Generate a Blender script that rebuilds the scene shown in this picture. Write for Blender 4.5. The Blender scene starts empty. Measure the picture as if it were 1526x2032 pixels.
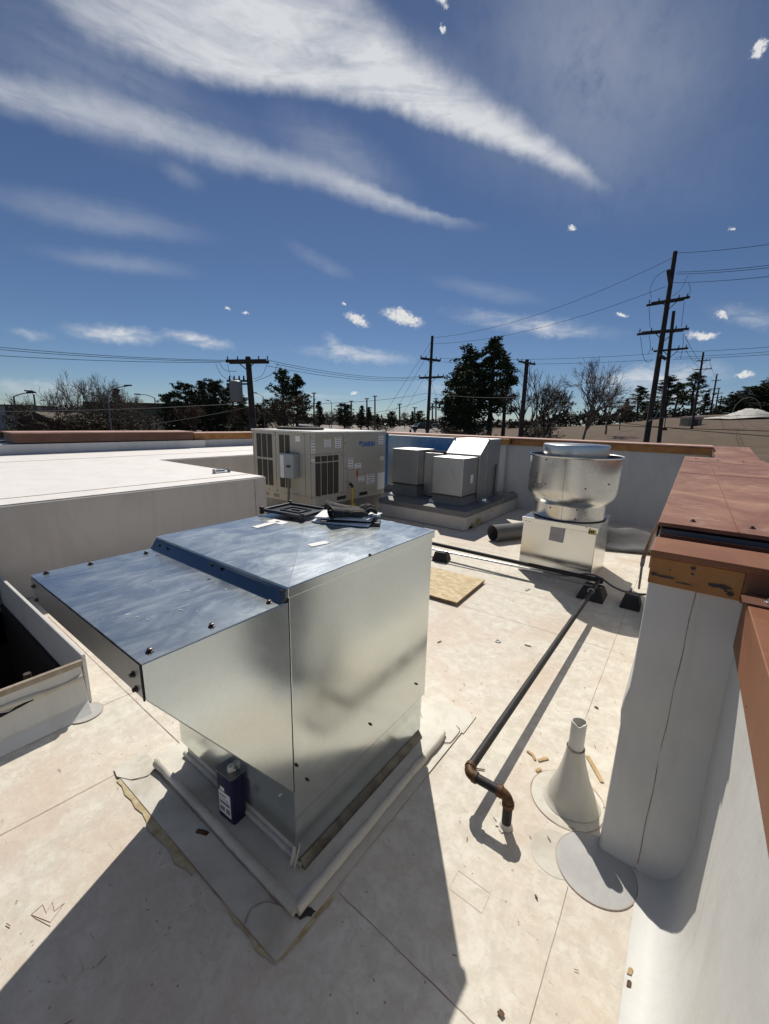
import bpy, math, random
from mathutils import Vector, Matrix
rad = math.radians
SC = bpy.context.scene
COL = SC.collection

# ------------------------------------------------------------------ camera
EYE = Vector((0, 0, 1.7))
PITCH, ROLL, YAW, FPX = rad(12.536), rad(1.369), rad(36.49), 810.5
PW, PH = 1526.0, 2032.0
def cam_axes():
    f = Vector((0, math.cos(PITCH), -math.sin(PITCH))); r = Vector((1, 0, 0)); u = r.cross(f)
    r2 = math.cos(ROLL) * r + math.sin(ROLL) * u
    u2 = -math.sin(ROLL) * r + math.cos(ROLL) * u
    z = Matrix.Rotation(YAW, 3, 'Z')
    return z @ r2, z @ u2, z @ f
RT, UP, FW = cam_axes()
cd = bpy.data.cameras.new('camera'); cam = bpy.data.objects.new('camera', cd); COL.objects.link(cam)
cam.matrix_world = Matrix(((RT.x, UP.x, -FW.x, EYE.x), (RT.y, UP.y, -FW.y, EYE.y), (RT.z, UP.z, -FW.z, EYE.z), (0, 0, 0, 1)))
cd.sensor_fit = 'VERTICAL'; cd.sensor_height = 24; cd.sensor_width = 18; cd.lens = FPX / PH * 24
cd.clip_start = 0.02; cd.clip_end = 6000
SC.camera = cam
# survey helpers: where a sight line from the viewpoint meets a known plane or distance
def ray(px, py): return FW * FPX + RT * (px - PW / 2) - UP * (py - PH / 2)
def on(px, py, ax, v):
    d = ray(px, py); t = (v - EYE[ax]) / d[ax]; return EYE + d * t
def gz(px, py, z=0.0): return on(px, py, 2, z)
def atd(px, py, depth): return EYE + ray(px, py) * (depth / FPX)

# ------------------------------------------------------------------ light
SUN_EL, SUN_AZ = rad(49.0), rad(-38.8)         # azimuth from +Y towards +X
SUNDIR = Vector((math.sin(SUN_AZ) * math.cos(SUN_EL), math.cos(SUN_AZ) * math.cos(SUN_EL), math.sin(SUN_EL)))
sl = bpy.data.lights.new('sun', 'SUN'); sl.energy = 4.4; sl.angle = rad(0.53); sl.color = (1.0, 0.94, 0.83)
so = bpy.data.objects.new('sun', sl); COL.objects.link(so)
so.rotation_euler = (-SUNDIR).to_track_quat('-Z', 'Y').to_euler()
SC.view_settings.view_transform = 'Standard'; SC.view_settings.look = 'None'
SC.view_settings.exposure = 0.0; SC.view_settings.gamma = 1.0
SKY_STRENGTH = 0.057

def nd(nt, t, **kw):
    n = nt.nodes.new(t)
    for k, v in kw.items():
        if k == 'ins':
            for kk, vv in v.items(): n.inputs[kk].default_value = vv
        else: setattr(n, k, v)
    return n
def math_(nt, op, a, b=None, c=None, clamp=False):
    n = nt.nodes.new('ShaderNodeMath'); n.operation = op; n.use_clamp = clamp
    for i, x in enumerate((a, b, c)):
        if x is None: continue
        if isinstance(x, (int, float)): n.inputs[i].default_value = x
        else: nt.links.new(x, n.inputs[i])
    return n.outputs[0]
def maprange(nt, v, a, b, c=0.0, d=1.0, smooth=True):
    n = nt.nodes.new('ShaderNodeMapRange'); n.interpolation_type = 'SMOOTHSTEP' if smooth else 'LINEAR'
    n.clamp = True if not smooth else n.clamp
    nt.links.new(v, n.inputs[0])
    for i, x in zip((1, 2, 3, 4), (a, b, c, d)): n.inputs[i].default_value = x
    return n.outputs[0]
def noise(nt, vec, scale, detail=4, rough=0.55, dist=0.0):
    n = nt.nodes.new('ShaderNodeTexNoise'); n.inputs['Scale'].default_value = scale
    n.inputs['Detail'].default_value = detail; n.inputs['Roughness'].default_value = rough; n.inputs['Distortion'].default_value = dist
    if vec is not None: nt.links.new(vec, n.inputs['Vector'])
    return n
def mixc(nt, fac, a, b, mode='MIX'):
    n = nt.nodes.new('ShaderNodeMix'); n.data_type = 'RGBA'; n.blend_type = mode
    for sock, x in ((n.inputs[0], fac), (n.inputs[6], a), (n.inputs[7], b)):
        if isinstance(x, (int, float)): sock.default_value = x
        elif isinstance(x, (tuple, list)): sock.default_value = (*x[:3], 1)
        else: nt.links.new(x, sock)
    return n.outputs[2]
def mapping(nt, vec, loc=(0, 0, 0), rot=(0, 0, 0), sc=(1, 1, 1)):
    n = nt.nodes.new('ShaderNodeMapping'); n.inputs[1].default_value = loc; n.inputs[2].default_value = rot; n.inputs[3].default_value = sc
    nt.links.new(vec, n.inputs[0]); return n.outputs[0]

def build_world():
    w = bpy.data.worlds.new('World'); SC.world = w; w.use_nodes = True
    nt = w.node_tree; nt.nodes.clear()
    out = nt.nodes.new('ShaderNodeOutputWorld'); bg = nt.nodes.new('ShaderNodeBackground')
    sky = nt.nodes.new('ShaderNodeTexSky'); sky.sky_type = 'NISHITA'; sky.sun_disc = False
    sky.sun_elevation = SUN_EL; sky.sun_rotation = SUN_AZ
    sky.altitude = 1900; sky.air_density = 1.0; sky.dust_density = 0.25; sky.ozone_density = 2.5
    # clouds: azimuth / elevation of the sky direction (degrees)
    tc = nt.nodes.new('ShaderNodeTexCoord'); sep = nt.nodes.new('ShaderNodeSeparateXYZ'); nt.links.new(tc.outputs['Generated'], sep.inputs[0])
    az = math_(nt, 'MULTIPLY', math_(nt, 'ARCTAN2', sep.outputs[0], sep.outputs[1]), 57.29578)
    el = math_(nt, 'MULTIPLY', math_(nt, 'ARCSINE', sep.outputs[2]), 57.29578)
    cmb = nt.nodes.new('ShaderNodeCombineXYZ'); nt.links.new(az, cmb.inputs[0]); nt.links.new(el, cmb.inputs[1])
    P = cmb.outputs[0]
    def ae(px, py):
        d = ray(px, py).normalized(); return math.degrees(math.atan2(d.x, d.y)), math.degrees(math.asin(d.z))
    # cirrus: long soft ellipses, torn by noise stretched along the streak
    def warp(src, scale, amp, detail=5):
        n = noise(nt, src, scale, detail, 0.6)
        v = nt.nodes.new('ShaderNodeVectorMath'); v.operation = 'SUBTRACT'; nt.links.new(n.outputs['Color'], v.inputs[0]); v.inputs[1].default_value = (.5, .5, .5)
        s = nt.nodes.new('ShaderNodeVectorMath'); s.operation = 'SCALE'; nt.links.new(v.outputs[0], s.inputs[0]); s.inputs['Scale'].default_value = amp
        a = nt.nodes.new('ShaderNodeVectorMath'); a.operation = 'ADD'; nt.links.new(src, a.inputs[0]); nt.links.new(s.outputs[0], a.inputs[1])
        return a.outputs[0]
    Pw = warp(warp(P, 0.14, 1.6), 0.7, .9, 6)
    def ell(src, p0, p1, w, amp, soft=0.0, up=1.0):
        """soft ellipse from sky point p0 to p1 (photo survey marks), half-width w degrees; up<1 sharpens the lower edge"""
        a, b = ae(*p0), ae(*p1)
        cx, cy = (a[0] + b[0]) / 2, (a[1] + b[1]) / 2
        L = math.hypot(b[0] - a[0], b[1] - a[1]) / 2; ang = math.atan2(b[1] - a[1], b[0] - a[0])
        m = mapping(nt, src, loc=(cx, cy, 0), rot=(0, 0, ang), sc=(L, w, 1))
        m.node.vector_type = 'TEXTURE'
        if up != 1.0:
            s3 = nt.nodes.new('ShaderNodeSeparateXYZ'); nt.links.new(m, s3.inputs[0])
            yy = math_(nt, 'ADD', math_(nt, 'MULTIPLY', math_(nt, 'MAXIMUM', s3.outputs[1], 0.0), up), math_(nt, 'MINIMUM', s3.outputs[1], 0.0))
            c3 = nt.nodes.new('ShaderNodeCombineXYZ'); nt.links.new(s3.outputs[0], c3.inputs[0]); nt.links.new(yy, c3.inputs[1]); m = c3.outputs[0]
        ln = nt.nodes.new('ShaderNodeVectorMath'); ln.operation = 'LENGTH'; nt.links.new(m, ln.inputs[0])
        return maprange(nt, ln.outputs['Value'], 1.0, soft, 0.0, amp)
    def ramp(vals):
        """piecewise curve over azimuth: vals = [(photo mark, value)] -> socket"""
        r = nt.nodes.new('ShaderNodeValToRGB'); e = r.color_ramp.elements; A = [(ae(*m)[0], v) for m, v in vals]
        lo, hi = A[0][0], A[-1][0]; nt.links.new(maprange(nt, Pws.outputs[0], lo, hi, 0, 1, False), r.inputs[0])
        while len(e) < len(A): e.new(.5)
        for k, (x, v) in enumerate(A): e[k].position = (x - lo) / (hi - lo); e[k].color = (v, v, v, 1)
        return r.outputs[0]
    Pws = nt.nodes.new('ShaderNodeSeparateXYZ'); nt.links.new(Pw, Pws.inputs[0])
    def band(low, high, inten, dlo, dhi):
        up_ = math_(nt, 'MULTIPLY', ramp([(m, ae(*m)[1] / 90) for m in high]), 90); lo_ = math_(nt, 'MULTIPLY', ramp([(m, ae(*m)[1] / 90) for m in low]), 90)
        y = Pws.outputs[1]
        m1 = maprange(nt, math_(nt, 'SUBTRACT', y, lo_), -dlo, dlo); m2 = maprange(nt, math_(nt, 'DIVIDE', math_(nt, 'SUBTRACT', up_, y), math_(nt, 'MAXIMUM', math_(nt, 'SUBTRACT', up_, lo_), .6)), -dhi, dhi)
        return math_(nt, 'MULTIPLY', math_(nt, 'MULTIPLY', m1, m2), ramp(inten))
    acc = band([(-60, -120), (60, -20), (180, 80), (330, 130), (470, 165), (620, 180), (760, 207), (880, 247), (1000, 287), (1100, 332), (1225, 378)],
               [(-60, -330), (60, -330), (400, -260), (660, -20), (750, 60), (830, 140), (930, 192), (1030, 243), (1110, 296), (1225, 372)],
               [((-60, 0), 0), ((60, 0), .12), ((180, 30), .5), ((320, 60), .72), ((500, 100), .95), ((700, 130), 1), ((850, 180), .98), ((1040, 265), .85), ((1140, 320), .6), ((1225, 375), 0)], .9, .62)
    acc = math_(nt, 'ADD', acc, band([(-140, 190), (0, 212), (200, 264), (350, 297), (500, 336), (640, 370), (760, 406), (860, 431), (975, 452)],
               [(-140, 110), (0, 150), (200, 198), (350, 240), (500, 288), (640, 328), (740, 370), (850, 412), (975, 449)],
               [((-140, 150), .5), ((0, 180), .52), ((200, 235), .46), ((350, 270), .42), ((520, 320), .38), ((660, 350), .42), ((745, 385), .7), ((870, 422), .45), ((975, 451), 0)], 1.0, .52))
    for p0, p1, w, amp, up in [
        ((-300, -60), (500, 140), 5.0, .16, 1), ((-200, 60), (640, 300), 4.2, .14, 1),
        ((-160, 350), (470, 475), 1.8, .22, .8), ((0, 490), (430, 545), 1.2, .20, .8), ((480, 190), (860, 400), 3.6, .20, 1),
        ((540, 470), (720, 560), 1.2, .14, 1), ((640, 20), (1000, 240), 3.6, .25, 1), ((820, 545), (1120, 600), 1.4, .14, 1), ((300, 330), (420, 370), 1.2, .14, 1)]:
        e = ell(Pw, p0, p1, w, amp, 0.0, up); acc = math_(nt, 'ADD', acc, e)
    fib = noise(nt, mapping(nt, P, rot=(0, 0, rad(24)), sc=(.05, .36, 1)), 1.0, 7, 0.58, .8)
    fib2 = noise(nt, mapping(nt, P, rot=(0, 0, rad(-28)), sc=(.25, .9, 1)), 1.0, 6, 0.6, 0.8)
    f = math_(nt, 'ADD', math_(nt, 'MULTIPLY', fib.outputs[0], 1.35), math_(nt, 'MULTIPLY', fib2.outputs[0], .55))
    f = maprange(nt, f, .50, 1.22, .42, 1.06)
    veil = math_(nt, 'ADD', ell(Pw, (700, 60), (1750, 300), 9.0, .20), ell(Pw, (850, -140), (1750, 60), 7.5, .26))
    veil = math_(nt, 'MULTIPLY', veil, maprange(nt, noise(nt, P, .09, 5, .55).outputs[0], .3, .7, .55, 1.0))
    cir = math_(nt, 'ADD', math_(nt, 'MULTIPLY', acc, f), veil)
    # low wisps and small cumulus
    Pl = warp(warp(P, .55, 1.6, 6), 2.2, .55, 5)
    accl = None
    for p0, p1, w, amp in [((100, 650), (350, 672), 1.25, .8), ((300, 655), (480, 692), 1.1, .75), ((560, 690), (850, 716), 1.3, .62), ((630, 660), (700, 705), 1.2, .45),
        ((840, 612), (1280, 668), 1.5, .42), ((1000, 640), (1190, 668), 1.0, .25), ((-120, 760), (230, 775), 1.1, .5), ((1120, 760), (1500, 735), 2.1, .75), ((1190, 790), (1500, 790), 1.6, .55),
        ((1390, 610), (1600, 650), 1.3, .3), ((0, 655), (120, 672), .7, .3), ((800, 765), (980, 772), 1.3, .3), ((330, 775), (760, 790), .5, .3)]:
        e = ell(Pl, p0, p1, w, amp); accl = e if accl is None else math_(nt, 'ADD', accl, e)
    wisp = math_(nt, 'MULTIPLY', accl, maprange(nt, noise(nt, mapping(nt, P, sc=(.35, 1.1, 1)), 1.0, 6, .6, .8).outputs[0], .3, .7, .35, 1.2))
    Pc = warp(warp(P, .9, 1.2, 4), 3.2, .6, 5)
    accc = None
    for p0, p1, w in [((672, 618), (744, 648), .95), ((735, 612), (862, 648), 1.15), ((768, 612), (830, 632), 1.0), ((1212, 624), (1252, 626), .40), ((1345, 668), (1442, 666), .62), ((1445, 742), (1512, 745), .48),
        ((1122, 452), (1148, 456), .42), ((1440, 452), (1466, 454), .28), ((858, -4), (896, 12), .5), ((868, 52), (888, 56), .35), ((1480, 108), (1535, 82), .8), ((445, 610), (458, 614), .25), ((476, 618), (496, 624), .3), ((1415, 612), (1450, 640), .4), ((672, 600), (690, 606), .3), ((690, 778), (715, 783), .35)]:
        e = ell(Pc, p0, p1, w, 1.0); accc = e if accc is None else math_(nt, 'MAXIMUM', accc, e)
    cum = maprange(nt, math_(nt, 'MULTIPLY', accc, maprange(nt, noise(nt, P, 2.6, 6, .68).outputs[0], .25, .62, .35, 1.15)), .06, .80)
    high = math_(nt, 'MULTIPLY', maprange(nt, el, 58, 80, 0, .60), maprange(nt, noise(nt, P, .06, 5, .6, .6).outputs[0], .3, .7, .45, 1.0))   # unseen cirrus veil added overhead to neutralise and brighten the shade
    cir = math_(nt, 'ADD', cir, high)
    tot = math_(nt, 'MAXIMUM', math_(nt, 'MINIMUM', math_(nt, 'ADD', cir, wisp), .93), cum, clamp=True)
    cumshade = maprange(nt, noise(nt, P, 1.6, 4, .6).outputs[0], .3, .7, .62, 1.0)
    cloudc = mixc(nt, cum, (12.5, 12.8, 13.2), (13.0, 13.0, 13.0))
    hs = nt.nodes.new('ShaderNodeHueSaturation'); hs.inputs['Saturation'].default_value = 1.04; hs.inputs['Value'].default_value = 1.0
    nt.links.new(sky.outputs[0], hs.inputs['Color'])
    tint = mixc(nt, 1.0, hs.outputs[0], (.86, .885, .97), 'MULTIPLY')
    tint = mixc(nt, maprange(nt, el, 1, 24), mixc(nt, 1.0, hs.outputs[0], (.80, .88, .99), 'MULTIPLY'), tint)
    col = mixc(nt, tot, tint, cloudc)
    nt.links.new(col, bg.inputs[0]); bg.inputs[1].default_value = SKY_STRENGTH
    nt.links.new(bg.outputs[0], out.inputs[0])
build_world()

# ------------------------------------------------------------------ mesh helpers
class MB:
    def __init__(s): s.v = []; s.f = []; s.mi = []; s.m = 0
    def face(s, pts):
        i = len(s.v); s.v += [tuple(p) for p in pts]; s.f.append(tuple(range(i, i + len(pts)))); s.mi.append(s.m)
    def box(s, x0, x1, y0, y1, z0, z1):
        i = len(s.v)
        s.v += [(x0, y0, z0), (x1, y0, z0), (x1, y1, z0), (x0, y1, z0), (x0, y0, z1), (x1, y0, z1), (x1, y1, z1), (x0, y1, z1)]
        for f in ((3, 2, 1, 0), (4, 5, 6, 7), (0, 1, 5, 4), (1, 2, 6, 5), (2, 3, 7, 6), (3, 0, 4, 7)):
            s.f.append(tuple(i + k for k in f)); s.mi.append(s.m)
    def hexa(s, b, t):
        """b, t: four bottom and four top points, counter-clockwise from above"""
        i = len(s.v); s.v += [tuple(p) for p in b] + [tuple(p) for p in t]
        for f in ((3, 2, 1, 0), (4, 5, 6, 7), (0, 1, 5, 4), (1, 2, 6, 5), (2, 3, 7, 6), (3, 0, 4, 7)):
            s.f.append(tuple(i + k for k in f)); s.mi.append(s.m)
    def prism(s, poly, ext):
        """closed prism: polygon points (3D) pushed along ext"""
        i = len(s.v); n = len(poly); e = Vector(ext)
        s.v += [tuple(p) for p in poly] + [tuple(Vector(p) + e) for p in poly]
        s.f.append(tuple(i + k for k in range(n))[::-1]); s.mi.append(s.m)
        s.f.append(tuple(i + n + k for k in range(n))); s.mi.append(s.m)
        for k in range(n):
            s.f.append((i + k, i + (k + 1) % n, i + n + (k + 1) % n, i + n + k)); s.mi.append(s.m)
    def tube(s, pts, r, n=8, cap=True, closed=False):
        pts = [Vector(p) for p in pts]; m = len(pts)
        rs = r if isinstance(r, (list, tuple)) else [r] * m
        rings = []; nrm = None
        for k in range(m):
            if closed: t = pts[(k + 1) % m] - pts[k - 1]
            else: t = pts[min(k + 1, m - 1)] - pts[max(k - 1, 0)]
            if t.length < 1e-9: t = Vector((0, 0, 1))
            t.normalize()
            if nrm is None:
                nrm = t.cross(Vector((0, 0, 1)) if abs(t.z) < .9 else Vector((1, 0, 0)))
            else: nrm = nrm - t * nrm.dot(t)
            if nrm.length < 1e-6: nrm = t.orthogonal()
            nrm.normalize(); bn = t.cross(nrm)
            i = len(s.v)
            for j in range(n):
                a = 2 * math.pi * j / n
                s.v.append(tuple(pts[k] + (nrm * math.cos(a) + bn * math.sin(a)) * rs[k]))
            rings.append(i)
        for k in range(m if closed else m - 1):
            a, b = rings[k], rings[(k + 1) % m]
            for j in range(n):
                s.f.append((a + j, a + (j + 1) % n, b + (j + 1) % n, b + j)); s.mi.append(s.m)
        if cap and not closed:
            s.f.append(tuple(rings[0] + j for j in range(n))[::-1]); s.mi.append(s.m)
            s.f.append(tuple(rings[-1] + j for j in range(n))); s.mi.append(s.m)
    def lathe(s, prof, c, n=48, caps=True):
        """prof: (radius, z) pairs, about a vertical axis through c"""
        i0 = len(s.v)
        for r, z in prof:
            for j in range(n):
                a = 2 * math.pi * j / n; s.v.append((c[0] + r * math.cos(a), c[1] + r * math.sin(a), c[2] + z))
        for k in range(len(prof) - 1):
            for j in range(n):
                s.f.append((i0 + k * n + j, i0 + k * n + (j + 1) % n, i0 + (k + 1) * n + (j + 1) % n, i0 + (k + 1) * n + j)); s.mi.append(s.m)
        if caps:
            s.f.append(tuple(i0 + j for j in range(n))[::-1]); s.mi.append(s.m)
            k = len(prof) - 1; s.f.append(tuple(i0 + k * n + j for j in range(n))); s.mi.append(s.m)
    def grid(s, pts):
        """pts: rows of points"""
        i0 = len(s.v); w = len(pts[0])
        for row in pts: s.v += [tuple(p) for p in row]
        for a in range(len(pts) - 1):
            for b in range(w - 1):
                s.f.append((i0 + a * w + b, i0 + a * w + b + 1, i0 + (a + 1) * w + b + 1, i0 + (a + 1) * w + b)); s.mi.append(s.m)
    def build(s, name, mat, parent=None, smooth=None, bevel=0.0, seg=2):
        me = bpy.data.meshes.new(name); me.from_pydata(s.v, [], s.f)
        mats = mat if isinstance(mat, (list, tuple)) else [mat]
        for m in mats: me.materials.append(m)
        if len(mats) > 1: me.polygons.foreach_set('material_index', s.mi)
        if smooth is not None:
            me.polygons.foreach_set('use_smooth', [True] * len(me.polygons))
            me.set_sharp_from_angle(angle=rad(smooth))
        me.update()
        o = bpy.data.objects.new(name, me); COL.objects.link(o)
        if parent is not None:
            o.parent = parent; o.matrix_parent_inverse = parent.matrix_world.inverted()
        if bevel:
            b = o.modifiers.new('bevel', 'BEVEL'); b.width = bevel; b.segments = seg; b.limit_method = 'ANGLE'; b.angle_limit = rad(35)
        return o
def tag(o, label=None, cat=None, group=None, kind=None):
    if label: o['label'] = label
    if cat: o['category'] = cat
    if group: o['group'] = group
    if kind: o['kind'] = kind
    return o
def thing(name, loc, label, cat, group=None):
    o = bpy.data.objects.new(name, None); COL.objects.link(o); o.location = loc
    o.empty_display_size = .1
    o.matrix_world = Matrix.Translation(loc)
    return tag(o, label, cat, group)
def copy_tree(o, parent=None):
    c = o.copy(); COL.objects.link(c)
    if parent is not None: c.parent = parent
    for ch in [x for x in bpy.data.objects if x.parent == o]: copy_tree(ch, c)
    return c
def text_mesh(name, body, size, mat, M, parent, bold=0.0):
    cu = bpy.data.curves.new(name, 'FONT'); cu.body = body; cu.size = size; cu.extrude = .0006; cu.offset = bold
    cu.align_x = 'CENTER'; cu.align_y = 'CENTER'
    t = bpy.data.objects.new(name, cu); COL.objects.link(t)
    bpy.context.view_layer.update()
    me = bpy.data.meshes.new_from_object(t.evaluated_get(bpy.context.evaluated_depsgraph_get()))
    bpy.data.objects.remove(t); bpy.data.curves.remove(cu)
    me.name = name; me.materials.clear(); me.materials.append(mat)
    o = bpy.data.objects.new(name, me); COL.objects.link(o)
    o.matrix_world = M
    if parent is not None:
        o.parent = parent; o.matrix_parent_inverse = parent.matrix_world.inverted()
    return o
def arc(c, r, a0, a1, n, u, v):
    c, u, v = Vector(c), Vector(u), Vector(v)
    return [c + u * (r * math.cos(a0 + (a1 - a0) * k / n)) + v * (r * math.sin(a0 + (a1 - a0) * k / n)) for k in range(n + 1)]
def smoothpath(pts, n=8):
    """Catmull-Rom through pts"""
    pts = [Vector(p) for p in pts]; P = [2 * pts[0] - pts[1]] + pts + [2 * pts[-1] - pts[-2]]; out = []
    for i in range(1, len(P) - 2):
        for k in range(n):
            t = k / n; a, b, c, d = P[i - 1:i + 3]
            out.append(.5 * ((2 * b) + (c - a) * t + (2 * a - 5 * b + 4 * c - d) * t * t + (3 * b - a - 3 * c + d) * t ** 3))
    out.append(pts[-1]); return out

# ------------------------------------------------------------------ materials
def mat(name, color=(.5, .5, .5), rough=.6, metal=0.0, spec=.5):
    m = bpy.data.materials.new(name); m.use_nodes = True
    b = m.node_tree.nodes['Principled BSDF']
    b.inputs['Base Color'].default_value = (*color, 1); b.inputs['Roughness'].default_value = rough
    b.inputs['Metallic'].default_value = metal; b.inputs['Specular IOR Level'].default_value = spec
    return m, m.node_tree, b
def objco(nt): return nt.nodes.new('ShaderNodeTexCoord').outputs['Object']
def worldco(nt): return nt.nodes.new('ShaderNodeNewGeometry').outputs['Position']
def varied(name, c1, c2, scale=4, rough=.6, metal=0.0, bump=0.0, bscale=60, detail=6, lo=.35, hi=.65, rvar=0.0, spec=.5):
    m, nt, b = mat(name, c1, rough, metal, spec)
    co = worldco(nt)
    n = noise(nt, co, scale, detail, .6, .4)
    f = maprange(nt, n.outputs[0], lo, hi)
    nt.links.new(mixc(nt, f, c1, c2), b.inputs['Base Color'])
    if rvar:
        nt.links.new(maprange(nt, n.outputs[0], .25, .75, rough - rvar, rough + rvar), b.inputs['Roughness'])
    if bump:
        bn = nt.nodes.new('ShaderNodeBump'); bn.inputs['Strength'].default_value = bump; bn.inputs['Distance'].default_value = .01
        nt.links.new(noise(nt, co, bscale, 4).outputs[0], bn.inputs['Height']); nt.links.new(bn.outputs[0], b.inputs['Normal'])
    return m
def membrane_floor():
    m, nt, b = mat('dirty white membrane', (.6, .57, .52), .62, 0, .35)
    co = worldco(nt)
    wob = noise(nt, co, 2.2, 5, .6)
    big = noise(nt, co, 1.15, 5, .6, .8); med = noise(nt, co, 13, 8, .70, .5); fine = noise(nt, co, 42, 6, .7, .6)
    c = mixc(nt, maprange(nt, med.outputs[0], .38, .64), (.685, .65, .575), (.57, .53, .455))
    c = mixc(nt, math_(nt, 'MULTIPLY', maprange(nt, big.outputs[0], .46, .70), .68), c, (.575, .455, .36))
    c = mixc(nt, maprange(nt, noise(nt, co, 5.5, 8, .72, .5).outputs[0], .47, .70, 0, .6), c, (.54, .465, .385))
    c = mixc(nt, maprange(nt, fine.outputs[0], .52, .70, 0, .42), c, (.44, .37, .31))
    pk = noise(nt, mapping(nt, co, rot=(0, 0, .4), sc=(6, 9, 6)), 1.6, 9, .74, .8)
    c = mixc(nt, math_(nt, 'MULTIPLY', maprange(nt, pk.outputs[0], .50, .60, 0, .5), maprange(nt, big.outputs[0], .35, .6, .25, 1.0)), c, (.565, .475, .385))
    c = mixc(nt, maprange(nt, noise(nt, co, 19, 6, .7, .4).outputs[0], .60, .72, 0, .5), c, (.72, .69, .62))
    # wandering scuffs and grit
    sc1 = noise(nt, mapping(nt, co, rot=(0, 0, .5), sc=(9, 70, 1)), 1, 3, .6, .6)
    c = mixc(nt, maprange(nt, sc1.outputs[0], .67, .74, 0, .55), c, (.34, .25, .20))
    sc2 = noise(nt, mapping(nt, co, rot=(0, 0, -.9), sc=(8, 85, 1)), 1, 3, .6, .9)
    c = mixc(nt, maprange(nt, sc2.outputs[0], .69, .75, 0, .5), c, (.33, .27, .24))
    vor = nt.nodes.new('ShaderNodeTexVoronoi'); vor.inputs['Scale'].default_value = 17; nt.links.new(co, vor.inputs['Vector'])
    c = mixc(nt, maprange(nt, vor.outputs['Distance'], .05, .085, .8, 0.0), c, (.30, .22, .17))
    nt.links.new(c, b.inputs['Base Color'])
    bn = nt.nodes.new('ShaderNodeBump'); bn.inputs['Strength'].default_value = .35; bn.inputs['Distance'].default_value = .012
    nt.links.new(math_(nt, 'ADD', wob.outputs[0], math_(nt, 'MULTIPLY', fine.outputs[0], .25)), bn.inputs['Height']); nt.links.new(bn.outputs[0], b.inputs['Normal'])
    return m
def membrane_wall(name, base, stain, amt=.5):
    m, nt, b = mat(name, base, .55, 0, .4)
    co = worldco(nt)
    n1 = noise(nt, mapping(nt, co, sc=(2.2, 2.2, 1.0)), 1.2, 6, .62, .5); n2 = noise(nt, co, 30, 5, .7)
    c = mixc(nt, maprange(nt, n1.outputs[0], .42, .74, 0, amt), base, stain)
    c = mixc(nt, maprange(nt, n2.outputs[0], .66, .75, 0, .35), c, (.30, .27, .24))
    scr = noise(nt, mapping(nt, co, rot=(.4, .5, .9), sc=(8, 60, 8)), 1, 3, .6, .5)
    c = mixc(nt, maprange(nt, scr.outputs[0], .71, .76, 0, .4), c, (.30, .27, .25))
    st = noise(nt, mapping(nt, co, sc=(11, 11, .7)), 1, 5, .62, .3)
    c = mixc(nt, maprange(nt, st.outputs[0], .50, .74, 0, .38), c, stain)
    nt.links.new(c, b.inputs['Base Color'])
    bn = nt.nodes.new('ShaderNodeBump'); bn.inputs['Strength'].default_value = .4; bn.inputs['Distance'].default_value = .02
    nt.links.new(noise(nt, co, 4.0, 5).outputs[0], bn.inputs['Height']); nt.links.new(bn.outputs[0], b.inputs['Normal'])
    return m
def galvanized(name, base=.62, rough=.27, dust=0.0, tint=(1, 1, 1), wave=.06, dustc=(.55, .56, .58), spangle=.3):
    m, nt, b = mat(name, (base * tint[0], base * tint[1], base * tint[2]), rough, 1.0)
    co = worldco(nt)
    v = nt.nodes.new('ShaderNodeTexVoronoi'); v.inputs['Scale'].default_value = 55; v.feature = 'SMOOTH_F1'; nt.links.new(co, v.inputs['Vector'])
    n = noise(nt, co, 3.2, 5, .6, .5)
    sp = nt.nodes.new('ShaderNodeTexVoronoi'); sp.inputs['Scale'].default_value = 130; nt.links.new(mapping(nt, co, sc=(1, 1, .7)), sp.inputs['Vector'])
    cr = mixc(nt, math_(nt, 'ADD', math_(nt, 'MULTIPLY', n.outputs[0], 1 - spangle), math_(nt, 'MULTIPLY', sp.outputs['Color'], spangle)), tuple(base * .88 * t for t in tint), tuple(min(1, base * 1.1 * t) for t in tint))
    nt.links.new(cr, b.inputs['Base Color'])
    r = maprange(nt, n.outputs[0], .3, .7, rough - .03, rough + .04)
    bn = nt.nodes.new('ShaderNodeBump'); bn.inputs['Strength'].default_value = wave; bn.inputs['Distance'].default_value = .02
    bh = noise(nt, co, 1.6, 1).outputs[0]
    nt.links.new(bh, bn.inputs['Height']); nt.links.new(bn.outputs[0], b.inputs['Normal'])
    if dust:
        d1 = noise(nt, mapping(nt, co, rot=(0, 0, 1.0), sc=(3.2, 1.5, 3)), 3.4, 9, .68, 1.0)
        d2 = noise(nt, mapping(nt, co, rot=(0, 0, .35), sc=(24, 5, 8)), 1.0, 6, .7, 1.6)
        d3 = noise(nt, co, 60, 3, .6)
        df = math_(nt, 'ADD', maprange(nt, d1.outputs[0], .38, .68, .15, .60), maprange(nt, d2.outputs[0], .55, .74, 0, .5))
        df = math_(nt, 'MAXIMUM', df, maprange(nt, d3.outputs[0], .70, .76, 0, .95))
        df = math_(nt, 'MULTIPLY', df, dust, clamp=True)
        nt.links.new(mixc(nt, df, cr, dustc), b.inputs['Base Color'])
        nt.links.new(math_(nt, 'SUBTRACT', 1.0, df), b.inputs['Metallic'])
        nt.links.new(math_(nt, 'ADD', r, math_(nt, 'MULTIPLY', df, .35)), b.inputs['Roughness'])
    else: nt.links.new(r, b.inputs['Roughness'])
    return m
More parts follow.
